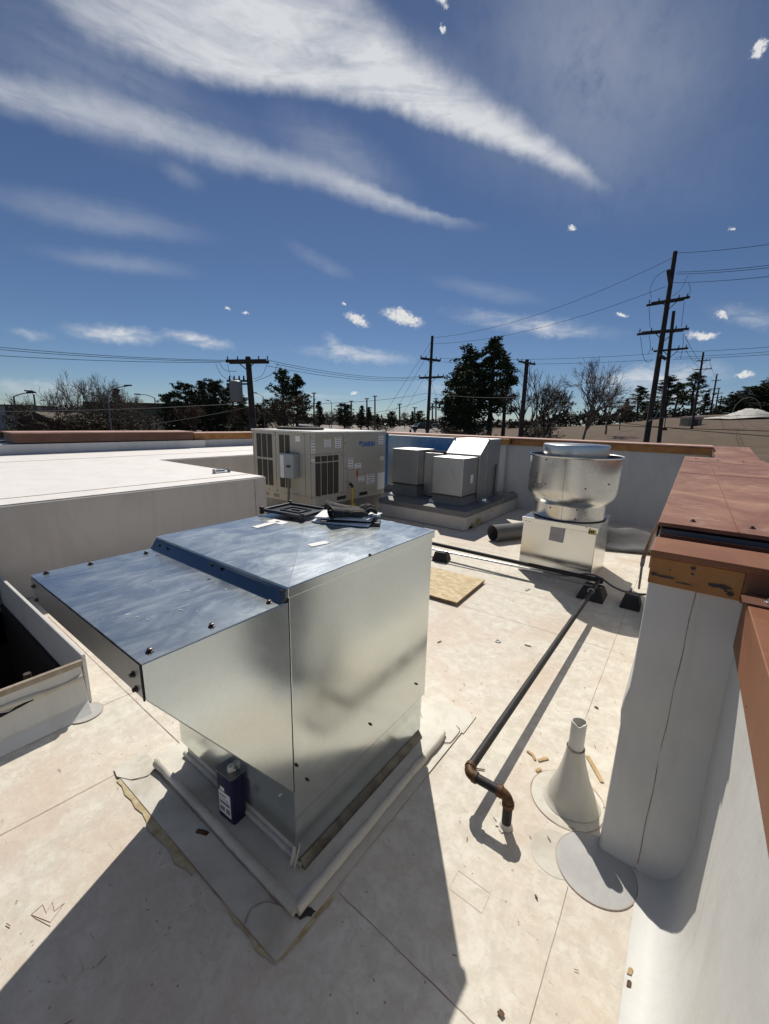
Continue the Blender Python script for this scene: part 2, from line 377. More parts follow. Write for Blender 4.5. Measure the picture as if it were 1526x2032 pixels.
def coping_mat(name, c1, c2, c3, rough=.42):
    m, nt, b = mat(name, c1, rough, 0, .35)
    co = worldco(nt)
    n1 = noise(nt, mapping(nt, co, sc=(1.3, .8, 1)), 1.6, 6, .62, 1.2); n2 = noise(nt, co, 9, 7, .7, .8)
    c = mixc(nt, maprange(nt, n1.outputs[0], .40, .68), c1, c2)
    c = mixc(nt, maprange(nt, n2.outputs[0], .52, .75, 0, .6), c, c3)
    s = noise(nt, mapping(nt, co, rot=(0, 0, .7), sc=(6, 55, 6)), 1, 3)
    c = mixc(nt, maprange(nt, s.outputs[0], .68, .76, 0, .5), c, c3)
    nt.links.new(c, b.inputs['Base Color'])
    nt.links.new(maprange(nt, n1.outputs[0], .3, .7, rough - .08, rough + .14), b.inputs['Roughness'])
    bn = nt.nodes.new('ShaderNodeBump'); bn.inputs['Strength'].default_value = .3; bn.inputs['Distance'].default_value = .02
    nt.links.new(noise(nt, co, 2.6, 3).outputs[0], bn.inputs['Height']); nt.links.new(bn.outputs[0], b.inputs['Normal'])
    return m
def island(name, c1, c2, c3=None, rough=.75, trans=0.0):
    m, nt, b = mat(name, c1, rough, 0, .2)
    g = nt.nodes.new('ShaderNodeNewGeometry'); c = mixc(nt, g.outputs['Random Per Island'], c1, c2)
    if c3: c = mixc(nt, maprange(nt, noise(nt, worldco(nt), .9, 3).outputs[0], .4, .65), c, c3)
    nt.links.new(c, b.inputs['Base Color']); return m
def osb_mat():
    m, nt, b = mat('oriented strand board', (.5, .36, .2), .75, 0, .3)
    co = worldco(nt)
    v = nt.nodes.new('ShaderNodeTexVoronoi'); v.inputs['Scale'].default_value = 1; v.inputs['Randomness'].default_value = 1
    nt.links.new(mapping(nt, co, rot=(0, 0, .5), sc=(18, 55, 1)), v.inputs['Vector'])
    v2 = nt.nodes.new('ShaderNodeTexVoronoi'); nt.links.new(mapping(nt, co, rot=(0, 0, -.7), sc=(20, 60, 1)), v2.inputs['Vector'])
    c = mixc(nt, maprange(nt, v.outputs['Color'], .2, .8), (.67, .56, .37), (.40, .29, .16)); c = mixc(nt, math_(nt, 'MULTIPLY', maprange(nt, v2.outputs['Distance'], .1, .6), .5), c, (.66, .54, .34))
    c = mixc(nt, maprange(nt, noise(nt, co, 35, 5).outputs[0], .6, .75, 0, .7), c, (.25, .16, .08))
    nt.links.new(c, b.inputs['Base Color']); return m
def rust_mat(name, c1, c2, c3):
    m, nt, b = mat(name, c1, .6, .2, .4); co = worldco(nt)
    c = mixc(nt, maprange(nt, noise(nt, co, 30, 6, .7).outputs[0], .4, .65), c1, c2)
    c = mixc(nt, maprange(nt, noise(nt, co, 90, 4, .7).outputs[0], .62, .72, 0, .8), c, c3)
    nt.links.new(c, b.inputs['Base Color']); return m
def fascia_mat():
    m, nt, b = mat('ochre fascia with torn paint', (.36, .17, .05), .5, 0, .4); co = worldco(nt)
    c = mixc(nt, maprange(nt, noise(nt, co, 5, 5, .6).outputs[0], .4, .65), (.40, .19, .055), (.30, .125, .035))
    c = mixc(nt, maprange(nt, noise(nt, mapping(nt, co, sc=(30, 30, 80)), 1, 5, .7, 1).outputs[0], .66, .72, 0, .85), c, (.05, .03, .025))
    nt.links.new(c, b.inputs['Base Color']); return m
def terrain_mat():
    m, nt, b = mat('dry ground', (.2, .15, .12), .9, 0, .1); co = worldco(nt)
    n1 = noise(nt, co, .045, 5, .6, .6); n2 = noise(nt, co, .5, 6, .7)
    c = mixc(nt, maprange(nt, n1.outputs[0], .40, .62), (.140, .102, .083), (.118, .096, .06))
    c = mixc(nt, maprange(nt, n2.outputs[0], .45, .7, 0, .6), c, (.12, .09, .073))
    tr = noise(nt, mapping(nt, co, rot=(0, 0, .75), sc=(.035, .9, 1)), 1.0, 5, .6, .6)      # worn vehicle tracks
    c = mixc(nt, maprange(nt, tr.outputs[0], .52, .64, 0, .6), c, (.085, .062, .050))
    c = mixc(nt, maprange(nt, tr.outputs[0], .44, .34, 0, .4), c, (.20, .155, .13))
    w = nt.nodes.new('ShaderNodeTexWave'); w.inputs['Scale'].default_value = .12; w.inputs['Distortion'].default_value = 4; w.inputs['Detail'].default_value = 3
    nt.links.new(co, w.inputs['Vector'])
    c = mixc(nt, maprange(nt, w.outputs['Fac'], .62, .95, 0, .55), c, (.11, .085, .07))
    nt.links.new(c, b.inputs['Base Color']); return m

M = {}
M['floor'] = membrane_floor()
M['wall'] = membrane_wall('white membrane wall', (.60, .60, .585), (.47, .45, .41))
M['wall_far'] = membrane_wall('greyed far membrane wall', (.52, .53, .535), (.42, .415, .41))
M['wall_warm'] = membrane_wall('warm white membrane wall', (.57, .54, .50), (.48, .43, .38), .6)
M['curbm'] = membrane_wall('soiled curb membrane', (.60, .575, .51), (.40, .36, .29), .9)
M['roofwhite'] = membrane_wall('bright raised roof membrane', (.82, .79, .76), (.70, .63, .60), .5)
M['greypatch'] = varied('grey flashing patch', (.43, .43, .425), (.38, .378, .375), 9, .6, bump=.1)
M['greymem'] = varied('grey membrane', (.17, .17, .17), (.21, .21, .205), 5, .6)
M['rollmem'] = varied('dark grey roll membrane', (.095, .095, .097), (.12, .12, .12), 5, .5)
M['darkmem'] = varied('dark curb top membrane', (.15, .15, .15), (.20, .195, .19), 3, .6)
M['seam'] = varied('seam dirt', (.25, .15, .12), (.46, .36, .30), 8, .9)
M['floorline'] = varied('faint brown outline', (.58, .51, .44), (.64, .58, .51), 9, .8)
M['glue'] = varied('yellow adhesive stain', (.36, .27, .12), (.52, .45, .29), 16, .6)
M['galv'] = galvanized('galvanized steel', .70, .18, 0, (.935, .995, .985))
M['galvtop'] = galvanized('dusty galvanized top', .50, .22, .30, (.88, .98, 1.04), .05)
M['galvstrip'] = galvanized('clean galvanized flange', .20, .14, 0, (.85, .97, 1.1))
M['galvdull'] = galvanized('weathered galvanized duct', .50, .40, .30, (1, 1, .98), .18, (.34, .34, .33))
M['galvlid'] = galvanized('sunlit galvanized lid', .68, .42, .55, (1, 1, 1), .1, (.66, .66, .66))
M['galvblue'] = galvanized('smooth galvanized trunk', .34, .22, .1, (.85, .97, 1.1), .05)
M['spun'] = galvanized('spun aluminium', .60, .27, 0, (.985, .985, .965), .03, spangle=0)
M['spunin'] = mat('dark bowl lining', (.10, .10, .105), .5, .6)[0]
M['pedestal'] = galvanized('folded aluminium pedestal', .72, .21, 0, (.985, .99, .965), .14, spangle=0)
M['screw'] = mat('dark screw', (.09, .075, .07), .4, .8)[0]
M['seal'] = mat('dark gap', (.015, .015, .017), .8)[0]
M['cope'] = coping_mat('weathered red brown coping', (.235, .102, .062), (.34, .178, .120), (.50, .34, .25), .54)
M['copeplain'] = coping_mat('painted brown coping', (.225, .092, .044), (.255, .108, .055), (.33, .17, .10), .50)
M['copepale'] = coping_mat('pale sunlit coping', (.46, .27, .20), (.55, .35, .28), (.60, .43, .37), .5)  # paler copy of the coping, sunlight on its top painted in
M['fascia'] = fascia_mat()
M['fasciab'] = varied('brown fascia', (.105, .042, .024), (.14, .060, .034), 4, .5)
M['black'] = mat('black rubber', (.012, .012, .013), .7)[0]
M['blackplastic'] = mat('black plastic', (.015, .015, .016), .35)[0]
M['blackpipe'] = rust_mat('black iron pipe', (.016, .016, .018), (.028, .026, .026), (.20, .19, .18))
M['rust'] = rust_mat('rusty fitting', (.115, .052, .018), (.06, .03, .015), (.22, .12, .05))
M['conduit'] = mat('silver conduit', (.62, .62, .62), .3, 1.0)[0]
M['flex'] = mat('grey flexible conduit', (.16, .15, .15), .45)[0]
M['flexbrown'] = mat('brown flexible conduit', (.15, .075, .05), .5)[0]
M['osb'] = osb_mat(); M['osbedge'] = varied('strand board edge', (.16, .09, .05), (.27, .17, .09), 30, .9)
M['pvc'] = varied('white plastic pipe', (.66, .65, .61), (.60, .58, .54), 8, .4)
M['beige'] = varied('beige cabinet paint', (.40, .375, .31), (.43, .40, .335), 1.5, .5)
M['cabtop'] = varied('light cabinet lid', (.66, .65, .63), (.58, .57, .55), 3, .5)
M['discon'] = mat('grey disconnect paint', (.30, .33, .34), .45)[0]
M['paper'] = mat('white paper', (.80, .80, .80), .8)[0]
M['print'] = mat('grey print', (.22, .22, .22), .8)[0]
M['blueink'] = mat('blue lettering', (.02, .13, .40), .5)[0]
M['skysheen'] = mat('painted sky sheen', (.015, .11, .30), .25)[0]
M['gasyellow'] = mat('yellow gas paint', (.55, .36, .02), .5)[0]
M['redmark'] = mat('red marking', (.45, .03, .02), .6)[0]
def grille_mat():
    m, nt, b = mat('dark coil guard', (.03, .028, .026), .7, 0, .2); co = worldco(nt)
    br = nt.nodes.new('ShaderNodeTexBrick'); br.inputs['Scale'].default_value = 1; br.offset = 0
    br.inputs['Color1'].default_value = (.022, .02, .018, 1); br.inputs['Color2'].default_value = (.03, .028, .024, 1); br.inputs['Mortar'].default_value = (.10, .09, .075, 1)
    br.inputs['Brick Width'].default_value = .5; br.inputs['Row Height'].default_value = .25; br.inputs['Mortar Size'].default_value = .05
    sx = nt.nodes.new('ShaderNodeSeparateXYZ'); nt.links.new(co, sx.inputs[0])
    cb = nt.nodes.new('ShaderNodeCombineXYZ'); nt.links.new(math_(nt, 'MULTIPLY', math_(nt, 'ADD', sx.outputs[0], sx.outputs[1]), 14), cb.inputs[0]); nt.links.new(math_(nt, 'MULTIPLY', sx.outputs[2], 14), cb.inputs[1])
    nt.links.new(cb.outputs[0], br.inputs['Vector']); nt.links.new(br.outputs['Color'], b.inputs['Base Color']); return m
M['grille'] = grille_mat()
M['canblue'] = mat('navy can paint', (.010, .010, .055), .3)[0]
M['cantop'] = mat('tinplate can top', (.28, .27, .24), .4, .8)[0]
M['glove'] = varied('black work glove', (.018, .018, .019), (.07, .068, .062), 40, .85, bump=.4, bscale=200)
M['wood'] = varied('raw wood splinter', (.52, .36, .19), (.42, .27, .13), 60, .8)
M['woodd'] = varied('dark timber nailer', (.26, .215, .16), (.36, .31, .24), 12, .8)
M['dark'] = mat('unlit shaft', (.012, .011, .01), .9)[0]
M['tar'] = mat('black tar smudge', (.03, .03, .03), .6)[0]
M['ground'] = terrain_mat()
M['lot'] = varied('pale parking lot', (.25, .21, .185), (.20, .17, .15), .12, .9)
M['road'] = varied('asphalt road', (.11, .11, .11), (.15, .145, .14), .2, .9)
M['pole'] = varied('creosoted pole', (.030, .024, .020), (.055, .045, .038), 1.5, .85)
M['wire'] = mat('overhead wire', (.012, .012, .014), 1.0, 0, 0)[0]
M['wirelit'] = mat('pale bundled cable', (.20, .19, .18), .5)[0]
M['trans'] = mat('transformer grey', (.20, .22, .24), .5)[0]
M['steel'] = mat('lamp pole steel', (.22, .21, .20), .5, .5)[0]
M['steeld'] = mat('dark lamp pole', (.05, .045, .04), .6)[0]
M['needle'] = island('pine needles', (.028, .046, .018), (.075, .100, .044), (.046, .060, .028))
M['needle2'] = island('dark conifer needles', (.024, .038, .018), (.058, .075, .038), (.042, .050, .026))
M['bark'] = varied('dark bark', (.035, .028, .022), (.060, .048, .038), 3, .9)
M['twig'] = varied('bare grey twigs', (.10, .078, .062), (.15, .12, .095), .7, .9)
M['twigbrown'] = island('brown dry leaves', (.085, .050, .028), (.14, .085, .05), (.07, .045, .03))
M['scrub'] = island('dry brush', (.075, .06, .042), (.12, .095, .065), (.05, .05, .03))
M['woods'] = island('dark far woods', (.028, .030, .018), (.055, .045, .030), (.030, .030, .020))
M['hut'] = varied('tan block hut', (.25, .22, .16), (.30, .26, .19), 2, .9)
M['brown'] = mat('brown shed siding', (.10, .055, .042), .8)[0]
M['shedroof'] = mat('brown shed roof', (.08, .055, .045), .8)[0]
M['gravel'] = varied('pale gravel', (.55, .54, .51), (.42, .41, .38), 1.5, .9)
M['glass'] = mat('dark glass', (.02, .022, .025), .12)[0]
M['tyre'] = mat('tyre', (.02, .02, .02), .8)[0]
M['whitewall'] = mat('pale far building', (.35, .34, .33), .8)[0]
CARP = {k: mat(k + ' car paint', v, .25)[0] for k, v in {'black': (.012, .012, .014), 'silver': (.35, .36, .38), 'white': (.70, .70, .70), 'blue': (.10, .13, .18)}.items()}

# ------------------------------------------------------------------ terrain
def hf(px):
    T = [(-400, -2.4), (0, -2.2), (300, -1.2), (760, -.75), (1000, -.4), (1250, .7), (1400, 1.4), (1526, 1.8), (2400, 1.8)]
    for (a, za), (b, zb) in zip(T, T[1:]):
        if px <= b: return za + (zb - za) * max(0, (px - a) / (b - a))
    return 1.8
def hill(px): return 4.4 * ss(980, 1480, px)      # the right hand field keeps climbing
def ss(a, b, x):
    t = max(0, min(1, (x - a) / (b - a))); return t * t * (3 - 2 * t)
def ground_z(x, y):
    d = math.hypot(x, y); v = Vector((x, y, 0)); dep = v.dot(FW)
    px = PW / 2 + FPX * v.dot(RT) / dep if dep > .15 * d else (-400 if v.dot(RT) < 0 else 2400)
    far = hf(max(-400, min(2400, px)))
    if dep < .4 * d: far = far * ss(.1, .4, dep / d) - 1.5 * (1 - ss(.1, .4, dep / d))
    rise = hill(px) * ss(62, 150, d) if dep > .15 * d and d < 1e9 else 0
    return -4.2 + (far + 4.2) * ss(14, 75, d) + rise
mb = MB(); rows = []
rr = [0.01, 6, 12, 16, 20, 25, 30, 36, 42, 50, 60, 72, 85, 100, 130, 180, 260, 400, 700, 1300, 2600, 4500]
for r in rr:
    rows.append([(r * math.sin(a), r * math.cos(a), ground_z(r * math.sin(a), r * math.cos(a)) + (.25 * math.sin(a * 17 + r * .21) * ss(30, 90, r))) for a in [2 * math.pi * k / 120 for k in range(121)]])
mb.grid([row[::-1] for row in rows])
tag(mb.build('ground', M['ground'], smooth=180), kind='structure')
def drape(name, m, px0, px1, d0, d1, dz, nx=24, ny=10):
    g = []
    for j in range(ny + 1):
        row = []
        for i in range(nx + 1):
            p = atd(px0 + (px1 - px0) * i / nx, 836, d0 * (d1 / d0) ** (j / ny)); row.append((p.x, p.y, ground_z(p.x, p.y) + dz))
        g.append(row)
    mb = MB(); mb.grid(g); return tag(mb.build(name, m, smooth=180), kind='structure')
drape('parking_lot', M['lot'], 560, 905, 62, 190, .40)
drape('road', M['road'], -300, 420, 42, 58, .40)

# ------------------------------------------------------------------ roof floor, walls
HX0, HX1, HY0, HY1 = -4.6, -2.68, -1.6, .66      # opening under the open curb
fl = MB()
X0, X1, Y0, Y1 = -7.9, 1.2, -7.0, 8.4
fl.box(X0, HX0, Y0, Y1, -.30, 0); fl.box(HX1, X1, Y0, Y1, -.30, 0); fl.box(HX0, HX1, Y0, HY0, -.30, 0); fl.box(HX0, HX1, HY1, Y1, -.30, 0)
floor = tag(fl.build('roof_floor', M['floor']), kind='structure')
def seam(pts, w=.0028, z=.0012, m='seam', closed=False, name='seam'):
    pts = [Vector((p[0], p[1], z)) for p in pts]; mb = MB(); L = []; R = []
    n = len(pts)
    for k in range(n):
        t = pts[min(k + 1, n - 1)] - pts[max(k - 1, 0)]
        if closed: t = pts[(k + 1) % n] - pts[k - 1]
        t.normalize(); q = Vector((-t.y, t.x, 0)); L.append(pts[k] + q * w / 2); R.append(pts[k] - q * w / 2)
    if closed: L.append(L[0]); R.append(R[0])
    mb.grid([L, R]); return mb.build(name, M[m], floor)
random.seed(3)
def line(a, b, n=24, j=.0012):
    a, b = Vector((a[0], a[1], 0)), Vector((b[0], b[1], 0)); q = (b - a).normalized(); q = Vector((-q.y, q.x, 0))
    return [a + (b - a) * k / n + q * random.uniform(-j, j) for k in range(n + 1)]
ws = gz(1246, 1214); we = gz(1126, 2032)
wx = (ws.x + we.x) / 2
seam(line((-.29, 8.2), (-.27, 1.95))); seam(line((-.13, 1.40), (-.14, -1.5)), .0020)
sy = gz(911, 1200).y
seam(line((-2.6, sy - .02), (-.29, sy + .02)))
p, q = gz(660, 1760), gz(940, 2032)
seam(line((-.80, p.y), (-.13, p.y - .01)), .0028)
seam(line((-2.6, 4.02), (-.29, 4.05)), .003)
seam(line((-2.62, 5.15), (-1.5, 5.12)), .004); seam(line((-.62, 6.0), (-.29, 6.0)), .004)
p, q, r_, s_ = gz(139, 1427), gz(255, 1382), gz(248, 1374), gz(345, 1467)
seam(line((p.x, p.y), (p.x + .04, 1.02)), .003); seam(line((-4.2, r_.y + .02), (-1.9, r_.y)), .005)
seam(line((p.x, p.y), (p.x - .06, -2.2)), .004)
seam(line((-2.35, -3), (-2.0, .60)), .003)

tp = MB(); tp.prism([(-.79, 1.86, .002), (-.79, 2.03, .002), (-1.10, 2.04, .002), (-1.10, 1.86, .002)], (0, 0, .004)); tp.build('patch', M['curbm'], floor)
# raised roof on the left
RZ = .90
rr_ = thing('raised_roof', (-7, 0, 0), 'raised white membrane roof section left of the galvanized box', 'raised roof')
mb = MB(); mb.prism([(-4.75, -7, 0), (-4.75, 3.60, 0), (-7.85, 3.60, 0), (-7.85, 8.35, 0), (-10.55, 8.35, 0), (-10.55, -7, 0)], (0, 0, RZ - .004))
mb.build('wall', M['wall_warm'], rr_, bevel=.02, seg=3)
mb = MB(); mb.prism([(-4.77, -7, RZ), (-4.77, 3.58, RZ), (-7.87, 3.58, RZ), (-7.87, 8.35, RZ), (-10.55, 8.35, RZ), (-10.55, -7, RZ)], (0, 0, .005))
mb.build('roof', M['roofwhite'], rr_)
pk = varied('pinkish seam', (.55, .42, .38), (.48, .36, .33), 5, .8)
for x in (-5.1, -8.9): mb = MB(); mb.box(x - .006, x + .006, -7, 3.55 if x > -7.6 else 8.3, RZ + .006, RZ + .009); mb.build('seam', pk, rr_)
mb = MB(); mb.box(-4.75 - .001, -4.746, 3.40, 3.408, .02, RZ - .03); mb.build('seam', M['seam'], rr_)
# parapets
lp = thing('parapet_wall', (-10.8, 0, 0), 'far left parapet with long brown fascia and pale coping', 'parapet wall')
a, b_ = -7.0, on(380, 860, 0, -10.5).y
mb = MB(); mb.box(-11.1, -10.52, -7, 8.9, -4.3, 1.10); mb.build('wall', M['wall'], lp)
y0 = on(30, 875, 0, -10.4).y
mb = MB(); mb.box(-11.2, -10.42, y0, b_, 1.12, 1.30); mb.build('fascia', M['fasciab'], lp)
mb = MB(); mb.box(-11.25, -10.40, y0 - .03, b_ + .05, 1.302, 1.325); mb.build('coping', M['copepale'], lp)
mb = MB(); mb.box(-11.2, -10.5, b_ + .06, 8.9, 1.11, 1.26); mb.build('fascia', M['fascia'], lp, bevel=.01)
mb = MB(); mb.box(-11.25, -10.48, b_ + .06, 8.9, 1.262, 1.285); mb.build('coping', M['copepale'], lp)
mb = MB(); mb.box(-11.2, -10.46, -7, y0 - .06, .90, 1.05); mb.build('fascia', M['fascia'], lp, bevel=.01)
mb = MB(); mb.box(-10.55, -10.38, -7, b_ + .3, RZ + .01, 1.10); mb.build('base_flashing', M['wall'], lp)

fp = thing('parapet_wall', (-3, 8.5, 0), 'far end parapet with orange fascia behind the aluminium fan', 'parapet wall')
XC = .27
mb = MB(); mb.box(-10.5, XC, 8.32, 8.9, -4.3, 1.30); mb.box(-4.4, -3.03, 8.2, 8.33, 0, 1.30); mb.build('wall', M['wall_far'], fp, bevel=.02, seg=3)
mb = MB(); mb.box(-2.95, XC - .01, 8.28, 8.9, 1.29, 1.405); mb.box(-10.4, -2.97, 8.16, 8.9, 1.292, 1.407); mb.build('fascia', M['fascia'], fp, bevel=.006)
mb = MB(); mb.box(-10.4, XC - .005, 8.262, 9.02, 1.41, 1.43); mb.build('coping', M['copepale'], fp)
mb = MB(); mb.lathe([(.09, 0), (.09, .004)], (0, 0, 0), 24)
dp = mb.build('patch', M['greymem'], fp); dp.matrix_world = Matrix.Translation(on(1016, 984, 1, 8.312)) @ Matrix.Rotation(rad(90), 4, 'X')

rp = thing('parapet_wall', (.4, 3, 0), 'right hand parapet with brown coping and ochre end cap', 'parapet wall')
XW = .212
# near low run: cove from floor into wall, along Y
prof = [(.075, .0025), (.12, .006), (.155, .02), (.185, .055), (.20, .11), (XW + .004, .22), (XW + .004, 1.16)]
mb = MB()
yy = [-3 + 4.80 * k / 40 for k in range(41)]
mb.grid([[(x + .010 * math.sin(y * 5.1 + z * 2.3) * ss(0, .3, z) * ss(1.1, .6, z), y, z) for x, z in prof] for y in yy])
mb.build('wall', M['wall'], rp, smooth=60)
mb = MB(); mb.box(.24, .75, -7, 1.85, -4.3, 1.15); mb.build('core', M['wall'], rp)
# thick high run; its end face looks back along the roof, with a bellied membrane
rows = []
def yend(z): return 1.735 - .006 * math.exp(-((z - .62) / .10) ** 2) - .098 * ss(.60, .08, z) - .010 * ss(.06, 0, z)
for z in [0, .02, .05, .1, .2, .4, .52, .58, .64, .70, .76, .9, 1.05, 1.16]:
    bul = .012 * math.exp(-((z - .62) / .06) ** 2); off = -.010 * ss(.66, .58, z)
    y = yend(z); xl = -.060 - bul + off
    rows.append([(xl, 4.6, z), (xl, 1.81, z), (xl + .002, y + .012 + .010 * ss(.5, 0, z), z), (xl + .006, y + .003 + .006 * ss(.5, 0, z), z), (xl + .016, y + .002 * ss(.5, 0, z), z), (.05, y, z), (.10, y, z), (XW - .05, y, z), (XW + .015, y - .01 * (1 - z), z)])
mb = MB(); mb.grid([r[::-1] for r in rows]); mb.build('wall', M['wall'], rp, smooth=70)
mb = MB(); mb.box(-.045, .72, 1.80, 7.38, 0, 1.15); mb.build('core', M['wall'], rp)
mb = MB(); mb.box(-.058, .70, 2.12, 7.37, 1.14, 1.27); mb.build('core', mat('bare grey sheathing', (.22, .22, .23), .7)[0], rp)
mb = MB(); mb.box(XC + .06, .70, 7.36, 9.0, -4.3, 1.27); mb.build('wall', M['wall'], rp)
# seam on the end face
mb = MB(); mb.tube([(.082 - .014 * (1 - z) + .0015 * math.sin(z * 23), yend(z) - .0008, z) for z in [.03 + 1.12 * k / 40 for k in range(41)]], .0016, 4); mb.build('seam', M['seam'], rp)
mb = MB(); p = on(1258, 1722, 2, .004); q = on(1330, 1738, 2, .012); mb.tube(smoothpath([(p.x, p.y, .005), ((p.x + q.x) / 2, (p.y + q.y) / 2 + .004, .006), (q.x, q.y, .02), (q.x + .012, q.y + .02, .05)], 6), .0035, 5); mb.build('dark_crease', mat('dark crease', (.16, .14, .12), .9)[0], rp)  # dark line along the junction of floor and end face
# end cap (ochre fascia, brown top), channel behind, then the big coping
mb = MB(); mb.box(-.060, XW - .012, 1.715, 1.75, 1.145, 1.245); mb.build('fascia', M['fascia'], rp, bevel=.003)
mb = MB(); mb.box(XW - .011, .74, 1.716, 1.752, 1.14, 1.246); mb.build('fascia', M['copeplain'], rp)
mb = MB(); mb.box(-.066, .75, 1.705, 1.935, 1.247, 1.272); mb.build('coping', M['copeplain'], rp, bevel=.004)
mb = MB(); mb.box(-.0655, -.0615, 1.752, 1.93, 1.19, 1.246); mb.build('edge_strip', M['copepale'], rp)
mb = MB(); mb.box(-.05, .72, 1.975, 1.985, 1.15, 1.245); mb.box(-.05, .72, 2.05, 2.062, 1.15, 1.262); mb.build('channel', M['fasciab'], rp)
# torn paint and scrapes on the ochre fascia
def blob(mb, px, py, w, h, ax, v, seed, n=14, off=-.002):
    random.seed(seed); c = on(px, py, ax, v)
    mb.face([(c.x + math.cos(t) * w * random.uniform(.6, 1.15), c.y + off, c.z + math.sin(t) * h * random.uniform(.5, 1.2)) for t in [2 * math.pi * k / n for k in range(n)]])
mb = MB()
for px, py, w, h, sd in [(1376, 1128, .009, .008, 1), (1374, 1139, .005, .005, 2), (1430, 1164, .036, .009, 3), (1449, 1178, .012, .009, 4), (1320, 1145, .03, .005, 5), (1298, 1139, .014, .006, 6), (1356, 1158, .03, .003, 7), (1440, 1172, .007, .006, 8), (1330, 1130, .003, .003, 9)]:
    blob(mb, px, py, w, h, 1, 1.714, sd)
mb.build('paint_scrape', M['tar'], rp)
mb = MB(); mb.box(-.068, .78, 2.08, 7.40, 1.288, 1.305); mb.box(-.071, -.068, 2.08, 7.40, 1.21, 1.300)
big = mb.build('coping', M['cope'], rp, bevel=.004)
mb = MB(); mb.box(.192, .197, 2.085, 7.38, 1.3055, 1.3075); mb.box(-.06, .77, 4.60, 4.612, 1.3055, 1.3072); mb.box(-.06, .77, 6.3, 6.312, 1.3055, 1.3072); mb.build('coping_fold', M['copeplain'], rp)
mb = MB(); mb.hexa([(XC + .01, 7.41, 1.28), (.76, 7.41, 1.28), (.76, 9.2, 1.39), (XC + .01, 9.2, 1.39)], [(XC + .01, 7.41, 1.304), (.76, 7.41, 1.304), (.76, 9.2, 1.415), (XC + .01, 9.2, 1.415)]); mb.build('coping', M['cope'], rp, bevel=.004)
mb = MB(); mb.box(XC + .005, XC + .02, 7.42, 8.27, 1.20, 1.279); mb.build('fascia', M['fasciab'], rp)
for px, py in [(1375, 1035), (1493, 1049), (1381, 911), (1425, 914), (1475, 917)]:
    mb = MB(); c = gz(px, py, 1.305); mb.lathe([(.011, 0), (.011, .003), (.006, .004), (.006, .010)], c, 10); mb.build('screw', M['screw'], rp)
# near coping
mb = MB(); mb.box(XW - .004, XW + .012, -3, 1.712, .985, 1.165); mb.build('fascia', M['copeplain'], rp, bevel=.003)
mb = MB(); mb.box(XW - .008, .78, -3, 1.70, 1.167, 1.183); mb.build('coping', M['copeplain'], rp, bevel=.003)
mb = MB(); mb.box(XW - .02, .78, 1.58, 1.66, 1.184, 1.190); mb.build('cleat', M['fasciab'], rp)
mb = MB(); mb.lathe([(.012, 0), (.012, .004), (.008, .005), (.006, .014)], (.255, 1.62, 1.19), 10); mb.build('screw', M['conduit'], rp)
mb = MB(); mb.lathe([(.004, 0), (.004, .003)], (0, 0, 0), 8); o = mb.build('screw', M['screw'], rp); o.matrix_world = Matrix.Translation(on(1481, 1402, 0, XW - .0045)) @ Matrix.Rotation(rad(90), 4, 'Y')

# ------------------------------------------------------------------ galvanized hood box
bx = thing('exhaust_hood_unit', (-1.4, 1.25, .12), 'large shiny galvanized metal box with side hood on a white curb', 'rooftop hood')
BX0, BX1, BY0, BY1, BT = -1.83, -.965, .80, 1.71, 1.165
mb = MB(); mb.box(BX0, BX1, BY0, BY1, .262, BT); mb.box(BX0 + .012, BX1 - .006, BY0 + .004, BY1 - .025, .125, .26)
mb.build('body', M['galv'], bx, bevel=.003)
mb = MB(); mb.box(BX1 - .0095, BX1 - .0035, BY0 + .006, BY1 - .027, .056, .258); mb.build('side_skirt', M['galv'], bx)
cx, cy = (BX0 + BX1) / 2, (BY0 + BY1) / 2
a, b_, c_, d_ = (BX0 - .008, BY0 - .008), (BX1 + .008, BY0 - .008), (BX1 + .008, BY1 + .008), (BX0 - .008, BY1 + .008)
mb = MB(); z = BT + .015
for p, q in ((a, b_), (b_, c_), (c_, d_), (d_, a)): mb.face([(*p, z), (*q, z), (cx, cy, z + .010)])
mb.build('lid', M['galvtop'], bx)
mb = MB(); mb.box(a[0], c_[0], a[1], c_[1], BT - .022, z - .0015)
mb.build('lid_lip', M['galv'], bx, bevel=.002)
mb = MB()                                                   # highlight painted as a bright thread along the cross break
mb.tube([(b_[0] - .01, b_[1] + .01, z + .0008), (cx, cy, z + .0105), (d_[0] + .01, d_[1] - .01, z + .0008)], .0016, 4); mb.build('crease', mat('crease highlight', (.75, .77, .80), .4, .6)[0], bx)
CZ0 = .085
# sloped flange between lid and hood top
mb = MB(); HT = 1.127
mb.prism([(BX0 - .004, BY0 - .006, z - .006), (BX0 - .004, BY0 - .014, z - .016), (BX0 - .004, BY0 - .036, HT + .004), (BX0 - .004, BY0 - .006, HT + .004)], (BX1 - BX0 + .004, 0, 0))
mb.build('flange', M['galvstrip'], bx)
